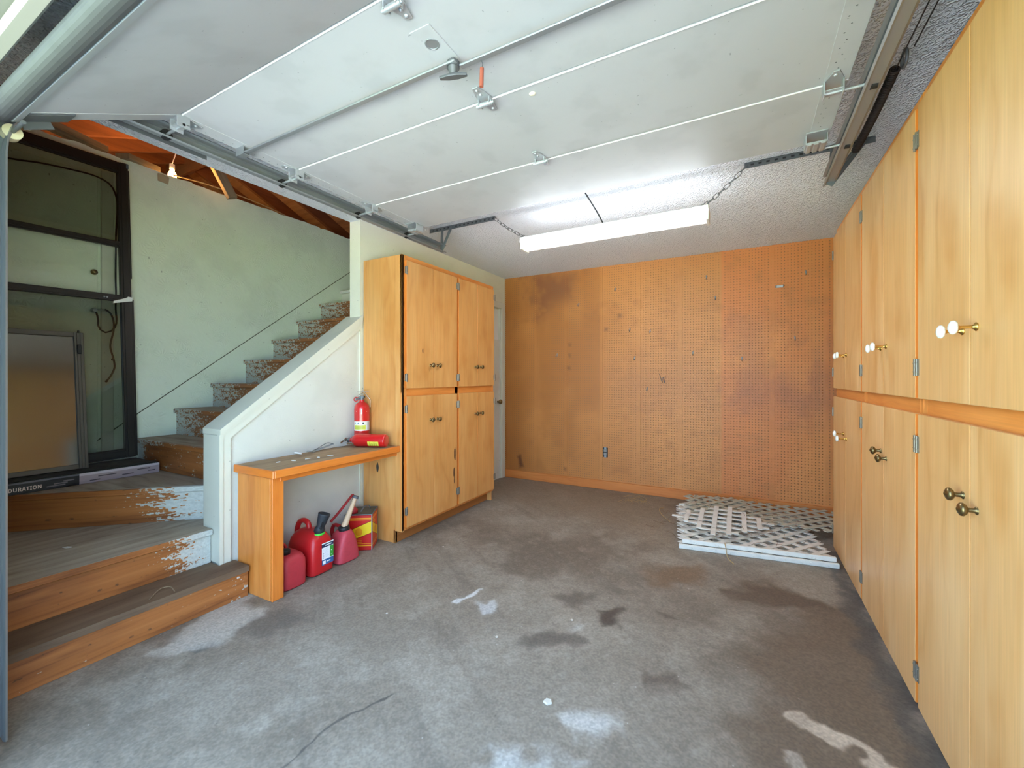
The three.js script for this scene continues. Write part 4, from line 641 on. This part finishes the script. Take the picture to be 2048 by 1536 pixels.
// ---------------------------------------------------------------- lattice panels
function latticePanel(label, W, D, pos, ry, tilt, { slat = 0.036, gap = 0.084, rail = false, m = mVinyl, phase = 0 } = {}) {
  const t = thing('lattice_panel', label, 'lattice', pos, ry, 'white lattice panels stacked on the floor'); t.rotation.order = 'YXZ'; t.rotation.x = tilt[0]; t.rotation.z = tilt[1];
  const clip = (c, s) => {                        // line x - s z = c inside the sheet
    const P = []; for (const x of [0, W]) { const z = (x - c) / s; if (z >= 0 && z <= D) P.push([x, z]); } for (const z of [0, D]) { const x = c + s * z; if (x > 0 && x < W) P.push([x, z]); } return P.length >= 2 ? [P[0], P[1]] : null; };
  for (const s of [1, -1]) { const lo = s > 0 ? -D : 0, hi = s > 0 ? W : W + D; for (let c = lo + phase + gap * 0.4; c < hi; c += gap * 1.414) { const q = clip(c, s); if (!q) continue; const [a, b] = q, L = Math.hypot(a[0] - b[0], a[1] - b[1]); if (L < 0.07) continue;
    const y = s > 0 ? 0.004 : 0.009, g = box(-slat / 2, slat / 2, -0.0025, 0.0025, -L / 2 - 0.008, L / 2 + 0.008, 0.001, 'z'); g.rotateY(Math.atan2(b[0] - a[0], b[1] - a[1])); g.translate((a[0] + b[0]) / 2, y, -(0)); g.translate(0, 0, (a[1] + b[1]) / 2); part('slat', g, m, t); } }
  if (rail) { part('rail', box(-0.01, W + 0.01, -0.008, 0.022, D - 0.012, D + 0.012, 0.003, 'x'), mVinyl, t, 'white channel rail'); }
  return t;
}
latticePanel('lowest white lattice panel with a clean rail, flat on the concrete', 0.93, 1.1, [-0.56, 0.009, -4.33], 0.145, [0, 0], { rail: true, gap: 0.1 });
latticePanel('second white lattice panel with a rail, resting on the lowest one', 0.9, 1.02, [-0.53, 0.04, -4.28], 0.145, [0.0, 0.0], { rail: true, gap: 0.1, phase: 0.05 });
latticePanel('dirty lattice panel pushed back into the gap beyond the cupboards', 1.25, 0.62, [-0.42, 0.072, -4.47], 0.0, [-0.01, 0.0], { m: mVinylD, phase: 0.05, gap: 0.095 });
latticePanel('small dirty lattice offcut with slanted rows, against the skirting board', 0.48, 0.44, [-0.50, 0.092, -4.34], 0.25, [0.01, 0], { m: mVinylD, gap: 0.085, phase: 0.02 });
latticePanel('small clean lattice offcut on top of the stack', 0.56, 0.5, [-0.53, 0.105, -3.66], 0.8, [0.02, 0.02], { slat: 0.034, gap: 0.1 });
{
  const g = []; for (let i = 0; i < 90; i++) { const x = rr(-0.66, 0.38), z = rr(-4.45, -3.35), y = x > -0.45 ? rr(0.06, 0.125) : 0.004, a = rr(0, 6.28), l = rr(0.04, 0.13); g.push(tube([[x, y, z], [x + Math.cos(a) * l * 0.5, y + rr(0.004, 0.02), z + Math.sin(a) * l * 0.5 + rr(-0.02, 0.02)], [x + Math.cos(a) * l, y + rr(0, 0.008), z + Math.sin(a) * l]], 0.0011, 6, 4)); }
  const s = single('dry_grass', g, mTwig, 'loose dry grass and twigs strewn over the lattice', 'grass'); s.userData.kind = 'stuff';
  single('twine', tube([[-0.12, 0.07, -3.30], [-0.11, 0.05, -3.24], [-0.10, 0.012, -3.2], [-0.06, 0.004, -3.12]], 0.003, 24, 6), mStraw, 'short pale twine hanging over the lattice rail', 'twine');
  single('twine', tube([[-0.66, 0.004, -4.15], [-0.68, 0.02, -4.05], [-0.64, 0.012, -3.92], [-0.55, 0.004, -3.78]], 0.0025, 24, 6), mStraw, 'loop of pale twine on the concrete beside the lattice', 'twine');
  const g2 = []; for (let i = 0; i < 40; i++) { const x = -0.95 + rr(-0.12, 0.12), z = -4.3 + rr(-0.18, 0.15), a = rr(0, 6.28), l = rr(0.03, 0.1); g2.push(tube([[x, 0.003, z], [x + Math.cos(a) * l * 0.5, 0.003 + rr(0.003, 0.02), z + Math.sin(a) * l * 0.5], [x + Math.cos(a + 0.6) * l, 0.003, z + Math.sin(a + 0.6) * l]], 0.001, 6, 4)); }
  single('dry_grass', g2, mStraw, 'wisp of dry straw on the floor by the skirting board', 'grass').userData.kind = 'stuff';
}
// ---------------------------------------------------------------- peg hooks and socket on the back wall
{
  const zh = ZB + 0.006;
  const base = mesh([tube([[0, 0.03, -0.004], [0, 0.028, 0.003], [0, 0.0, 0.004], [0, -0.008, 0.012], [0, -0.006, 0.035], [0, 0.008, 0.045]], 0.0028, 24, 8), box(-0.005, 0.005, 0.006, 0.03, 0, 0.002, 0.0006)], mGalv);
  [[0.476, 2.132], [-0.326, 2.182], [-0.247, 1.971], [-1.218, 2.15], [-1.631, 2.02], [-0.856, 1.68], [-1.064, 1.709], [0.396, 1.555], [-0.021, 1.38], [-1.013, 1.408], [-0.447, 1.444], [-1.892, 1.46], [-0.887, 1.086]].forEach(([x, y]) => { const h = base.clone(); h.name = numbered('peg_hook'); h.position.set(x, y, zh); h.userData = { label: 'small bent wire hook in the peg board', category: 'hook', group: 'wire hooks in the peg board' }; scene.add(h); });
  const dh = thing('double_hook', 'wide double tool hook high on the peg board near the cupboards', 'hook', [0.279, 2.04, zh]);
  part('plate', box(-0.032, 0.032, -0.01, 0.012, 0, 0.003, 0.001), mSteelB, dh); for (const s of [-1, 1]) part('prong', tube([[s * 0.028, 0.0, 0.002], [s * 0.028, -0.006, 0.02], [s * 0.028, 0.006, 0.045]], 0.0035, 12, 8), mSteelB, dh);
  const wh = thing('wire_hook', 'long V shaped wire hook hanging in the middle of the peg board', 'hook', [-0.736, 1.201, zh]);
  part('wire', [tube([[-0.03, 0.05, 0], [-0.025, 0.04, 0.01], [0.0, -0.04, 0.012]], 0.0022, 12, 6), tube([[0.0, -0.04, 0.012], [0.01, 0.02, 0.02], [0.022, -0.045, 0.014]], 0.0022, 12, 6), tube([[0.022, -0.045, 0.014], [0.03, 0.03, 0.01]], 0.0022, 8, 6)], mGalvD, wh);
  const o = thing('wall_socket', 'grey electrical socket without a cover plate low on the peg board', 'socket', [-1.328, 0.401, zh]);
  part('recess_shade', [box(-0.027, 0.027, -0.052, 0.052, -0.002, 0.002, 0.001)], mBlack, o); part('receptacle', [box(-0.017, 0.017, 0.004, 0.034, 0.001, 0.008, 0.003), box(-0.017, 0.017, -0.034, -0.004, 0.001, 0.008, 0.003)], mt({ color: 0x8d8b84, roughness: 0.5 }), o); part('yoke', [box(-0.012, 0.012, -0.056, -0.034, 0.001, 0.004, 0.001), box(-0.012, 0.012, 0.034, 0.056, 0.001, 0.004, 0.001)], mGalv, o);  // flat black plate stands for the shade inside the open socket box
}
// ---------------------------------------------------------------- things leaning in the stairwell
{
  const X = -3.83;
  { // bundle of roof shingles in its torn printed wrapper
    const b = thing('shingle_bundle', 'flat bundle of roof shingles in a torn black wrapper on the winder step', 'bundle', [-3.72, 0.565, -0.915], 0);
    const bd = box(-0.17, 0.17, 0, 0.07, -0.5, 0.5, 0.008, 'z'); part('shingles', bd, mt({ color: 0x6c6a62, map: rep(T.grain, 0.2, 0.2), roughness: 0.95 }), b, 'dusty grey top of the bundle');
    const wrap = mt({ map: canvasTex(1024, 96, (c, w, h) => { c.fillStyle = '#17161a'; c.fillRect(0, 0, w, h); c.fillStyle = '#5a5860'; c.fillRect(0, 0, w, 14); c.fillStyle = '#a38f92'; c.fillRect(612, 0, w - 612, h); c.fillStyle = '#c4b4ba'; c.fillRect(612, 0, w - 612, 22); c.fillStyle = '#4a3c40'; for (const [x, y, l] of [[700, 40, 90], [820, 62, 60], [900, 34, 70], [660, 70, 50], [960, 60, 40]]) c.fillRect(x, y, l, 9); c.fillStyle = '#6e6468'; for (const [x, y, l] of [[500, 50, 60], [470, 66, 80], [540, 36, 50]]) c.fillRect(x, y, l, 10); c.fillStyle = '#d8c3b6'; c.font = 'bold 44px sans-serif'; c.textBaseline = 'middle'; c.fillText('DURATION', 318, 58, 134); }), roughness: 0.45 });
    const g = clean(new THREE.PlaneGeometry(1.0, 0.064, 40, 4)); g.rotateY(Math.PI / 2); g.translate(0.1715, 0.034, 0); const p = g.attributes.position; for (let i = 0; i < p.count; i++) p.setX(i, p.getX(i) + fbm(p.getZ(i) * 9 + 20, p.getY(i) * 30 + 20, 256, 256, 2) * 0.006); g.computeVertexNormals();
    part('wrapper', g, wrap, b, 'black wrapper lettered DURATION, pink where torn'); part('wrapper_fold', box(0.1, 0.17, 0.0705, 0.073, -0.5, 0.5, 0.001), mBlack, b);
  }
  { // storm door
    const d = thing('storm_door', 'dark framed glass storm door leaning against the stairwell wall', 'door', [X, 0.647, -0.97], 0); d.rotation.x = -0.0; const z0 = -0.415, z1 = 0.44, H = 2.07;
    d.rotation.order = 'YZX'; d.rotation.z = 0.012; d.rotation.x = 0.018;
    const fr = (a, b, c, e, n = 'stile') => part(n, [box(-0.016, 0.016, c, e, a, b, 0.003), box(0.016, 0.021, n === 'stile' ? c : c + 0.012, n === 'stile' ? e : e - 0.012, n === 'stile' ? a + 0.012 : a, n === 'stile' ? b - 0.014 : b, 0.001)], mAlu, d);
    fr(z0, z0 + 0.058, 0, H); fr(z1 - 0.058, z1, 0, H); fr(z0 + 0.058, z1 - 0.058, H - 0.075, H, 'rail'); fr(z0 + 0.058, z1 - 0.058, 1.475, 1.515, 'rail'); fr(z0 + 0.058, z1 - 0.058, 1.095, 1.14, 'rail'); fr(z0 + 0.058, z1 - 0.058, 0, 0.062, 'rail');
    part('hinge_flange', [box(-0.018, -0.014, 0.0, 1.12, z0 - 0.022, z0, 0.001), box(-0.018, -0.014, 1.27, H - 0.03, z0 - 0.016, z0, 0.001)], mAlu, d); part('corner_key', box(-0.017, 0.019, H - 0.03, H + 0.004, z0 - 0.003, z0 + 0.03, 0.002), mt({ color: 0x51606c, roughness: 0.5 }), d);
    for (const [a, b, m] of [[1.515, H - 0.075, mGlass], [1.14, 1.475, mGlassC], [0.062, 1.095, mGlass]]) part('pane', clean(new THREE.PlaneGeometry(z1 - z0 - 0.116, b - a)).rotateY(Math.PI / 2).translate(0, (a + b) / 2, (z0 + z1) / 2), m, d, m === mGlass ? 'tinted glass pane' : 'clear glass pane');
    part('latch_lever', [prism([[-0.05, -0.018], [0.05, 0.008], [0.052, 0.03], [0.03, 0.034], [0.02, 0.024], [-0.05, -0.006]], 0.012, 0.002).rotateY(Math.PI / 2).translate(0.022, 1.095, z0 + 0.055)], mPorc, d, 'white plastic latch lever'); part('screw', [ball(0.022, 1.115, z0 + 0.135, 0.006), ball(0.022, 1.115, z0 + 0.15, 0.006)], mSteelB, d);
  }
  { // window sash in front of it
    const s = thing('window_sash', 'brown framed window sash with mirror-like glass propped against the storm door', 'window', [-3.69, 0.64, -0.77], 0); s.rotation.order = 'YZX'; s.rotation.z = 0.105; const z0 = -0.325, z1 = 0.36, H = 0.87;
    for (const [a, b] of [[z0, z0 + 0.045], [z1 - 0.045, z1]]) part('stile', [box(-0.014, 0.014, 0, H, a, b, 0.002), box(0.014, 0.018, 0, H, a + 0.012, a + 0.018, 0.001), box(0.014, 0.018, 0, H, b - 0.018, b - 0.012, 0.001)], mAluG, s);
    part('rail', box(-0.014, 0.014, 0, 0.03, z0 + 0.045, z1 - 0.045, 0.002, 'z'), mAluG, s); part('rail', box(-0.014, 0.014, H - 0.03, H, z0 + 0.045, z1 - 0.045, 0.002, 'z'), mAluG, s);
    part('glass', box(-0.003, 0.003, 0.03, H - 0.03, z0 + 0.045, z1 - 0.045, 0.0005), mt({ color: 0x6f6a64, metalness: 0.85, roughness: 0.14 }), s, 'bronze tinted reflective glass'); part('latch', [box(0.014, 0.026, H - 0.14, H - 0.08, z0 + 0.014, z0 + 0.034, 0.003), box(0.014, 0.022, H - 0.005, H + 0.012, z0 + 0.02, z0 + 0.03, 0.002)], mBlack, s);
  }
  // door in the stairwell wall behind the storm door
  const dd = struct('door_2', [box(XS, XS + 0.018, 0.57, 2.62, -1.215, -0.42, 0.003)], mWallStair, 'painted flush door seen through the storm door glass', 'door');
  part('door_knob', [cyl([XS + 0.018, 1.938, -1.19], [XS + 0.035, 1.938, -1.19], 0.01), ball(XS + 0.045, 1.938, -1.19, 0.019)], mBronze, dd);
  struct('trim_3', [box(XS, XS + 0.022, 0.57, 2.66, -1.235, -1.30, 0.003)], mTrim, 'narrow painted casing seen through the storm door glass', 'trim');
  const cx = XS + 0.05, cable = (pts) => tube(pts.map(([y, z]) => [cx, y, z]), 0.0055, 60, 8);
  single('cable', [cable([[2.52, -0.55], [2.545, -0.823], [2.569, -0.924], [2.589, -1.074], [2.595, -1.199], [2.567, -1.272], [2.499, -1.303], [2.411, -1.31], [2.229, -1.303], [1.905, -1.301], [1.805, -1.303], [1.703, -1.301], [1.602, -1.305], [1.555, -1.289], [1.529, -1.251], [1.539, -1.225], [1.572, -1.208], [1.621, -1.208], [1.673, -1.195]])], mBlack, 'black cable running down inside the storm door frame and looping', 'cable');
  single('cable', [cable([[1.689, -1.24], [1.668, -1.266], [1.62, -1.284], [1.55, -1.286], [1.433, -1.268], [1.343, -1.286], [1.288, -1.291], [1.227, -1.27], [1.19, -1.247]]), ball(cx, 1.343, -1.28, 0.008), ball(cx, 1.19, -1.247, 0.008)].map((g) => g.translate(0.012, 0, 0)), mBlack, 'black cable with a loose dangling end behind the glass', 'cable');
  single('cable_clip', [cyl([XS + 0.005, 1.677, -1.19], [cx + 0.012, 1.677, -1.19], 0.014, 0.012), cyl([cx, 1.68, -1.19], [cx, 1.685, -1.245], 0.006)], mSteelB, 'bright metal cable connector behind the glass', 'connector');
}
// ---------------------------------------------------------------- roof space: bulb, brace, scraps
{
  const B = [-4.09, 2.865, -1.72];
  const l = thing('light_bulb', 'glowing bare light bulb above the broken stairwell wall', 'light bulb', B);
  part('globe', lathe([[0, -0.038], [0.018, -0.034], [0.029, -0.018], [0.03, 0], [0.024, 0.018], [0.014, 0.034], [0.013, 0.045]], 24), mt({ color: 0xffe6b8, emissive: 0xffc070, emissiveIntensity: 8, roughness: 0.3 }), l, 'glowing warm glass globe').castShadow = false;
  part('socket', [lathe([[0.014, 0.04], [0.019, 0.045], [0.019, 0.085], [0.006, 0.09]], 18), tube([[0, 0.09, 0], [0.01, 0.2, -0.02], [-0.02, 0.33, 0.0]], 0.004, 14, 6)], mPorc, l);
  const p = new THREE.PointLight(new THREE.Color(1, 0.5, 0.14), 1.5, 0, 2); p.position.set(0, -0.005, 0); p.castShadow = true; p.shadow.radius = 1.5; p.name = 'bulb_light'; l.add(p);
  single('brace', bar([-3.80, 2.73, -2.03], [-3.86, 3.02, -1.90], 0.038, 0.075), mBoard, 'pale weathered stud standing on the broken wall edge', 'stud');
  single('wood_offcut', box(-0.05, 0.05, -0.02, 0.02, -0.14, 0.14, 0.002, 'z').rotateX(0.12).rotateY(0.5).translate(-4.0, 2.83, -1.47), mBoard, 'short grey board lying on the wall edge by the bulb', 'board');
  single('wood_offcut', box(-0.05, 0.05, -0.022, 0.022, -0.17, 0.17, 0.002, 'z').rotateY(0.35).translate(-3.99, 2.85, -1.12), mBoard, 'grey board on the wall edge above the storm door', 'board');
  single('plaster_scrap', [prism([[-0.035, -0.03], [0.03, -0.035], [0.036, 0.02], [-0.01, 0.03], [-0.036, 0.025]], 0.01).rotateY(Math.PI / 2).translate(XS + 0.004, 2.755, -1.60)], mt({ color: 0xb3a587, roughness: 0.9 }), 'torn brown paper scrap hanging on the wall below the bulb', 'scrap');
  single('wiring', [tube([[-4.0, 2.81, -1.66], [-4.05, 2.83, -2.0], [-4.1, 2.84, -2.5], [-4.2, 2.83, -3.2]], 0.006, 30, 6), tube([[-4.02, 2.84, -1.70], [-4.06, 2.88, -2.0], [-4.15, 2.9, -2.6], [-4.3, 2.86, -3.3]], 0.005, 30, 6)], mt({ color: 0xb9aa90, roughness: 0.7 }), 'old electric wires running along the roof space', 'wiring');
}
// litter on the lower steps
single('paper_scrap', prism([[-0.022, -0.006], [0.004, -0.011], [0.024, -0.003], [0.018, 0.008], [-0.012, 0.009]], 0.002).rotateX(-Math.PI / 2).rotateY(0.4).translate(-2.997, 0.3605, -0.812), mPorc, 'small white paper scrap on the second step', 'scrap');
single('twig', tube([[-2.462, 0.171, -0.942], [-2.52, 0.18, -1.015], [-2.506, 0.178, -1.044], [-2.446, 0.171, -1.039]], 0.0022, 20, 6), mBoard, 'thin pale twig lying on the lowest step', 'twig');
// small chips on the concrete
[[-0.646, -1.466, 0.014], [-1.02, -1.72, 0.006], [-0.76, -2.02, 0.006], [-1.62, -1.62, 0.005], [-1.9, -2.45, 0.005]].forEach(([x, z, s], i) => single('concrete_chip', prism([[-s, -s * 0.6], [s * 0.2, -s], [s, -s * 0.1], [s * 0.5, s * 0.8], [-s * 0.7, s * 0.6]], s * 0.4, s * 0.1).rotateX(-Math.PI / 2).rotateY(i).translate(x, s * 0.1, z), mPlaster, 'pale chip lying on the concrete floor', 'chip', 'pale chips on the floor'));

renderer.render(scene, camera);
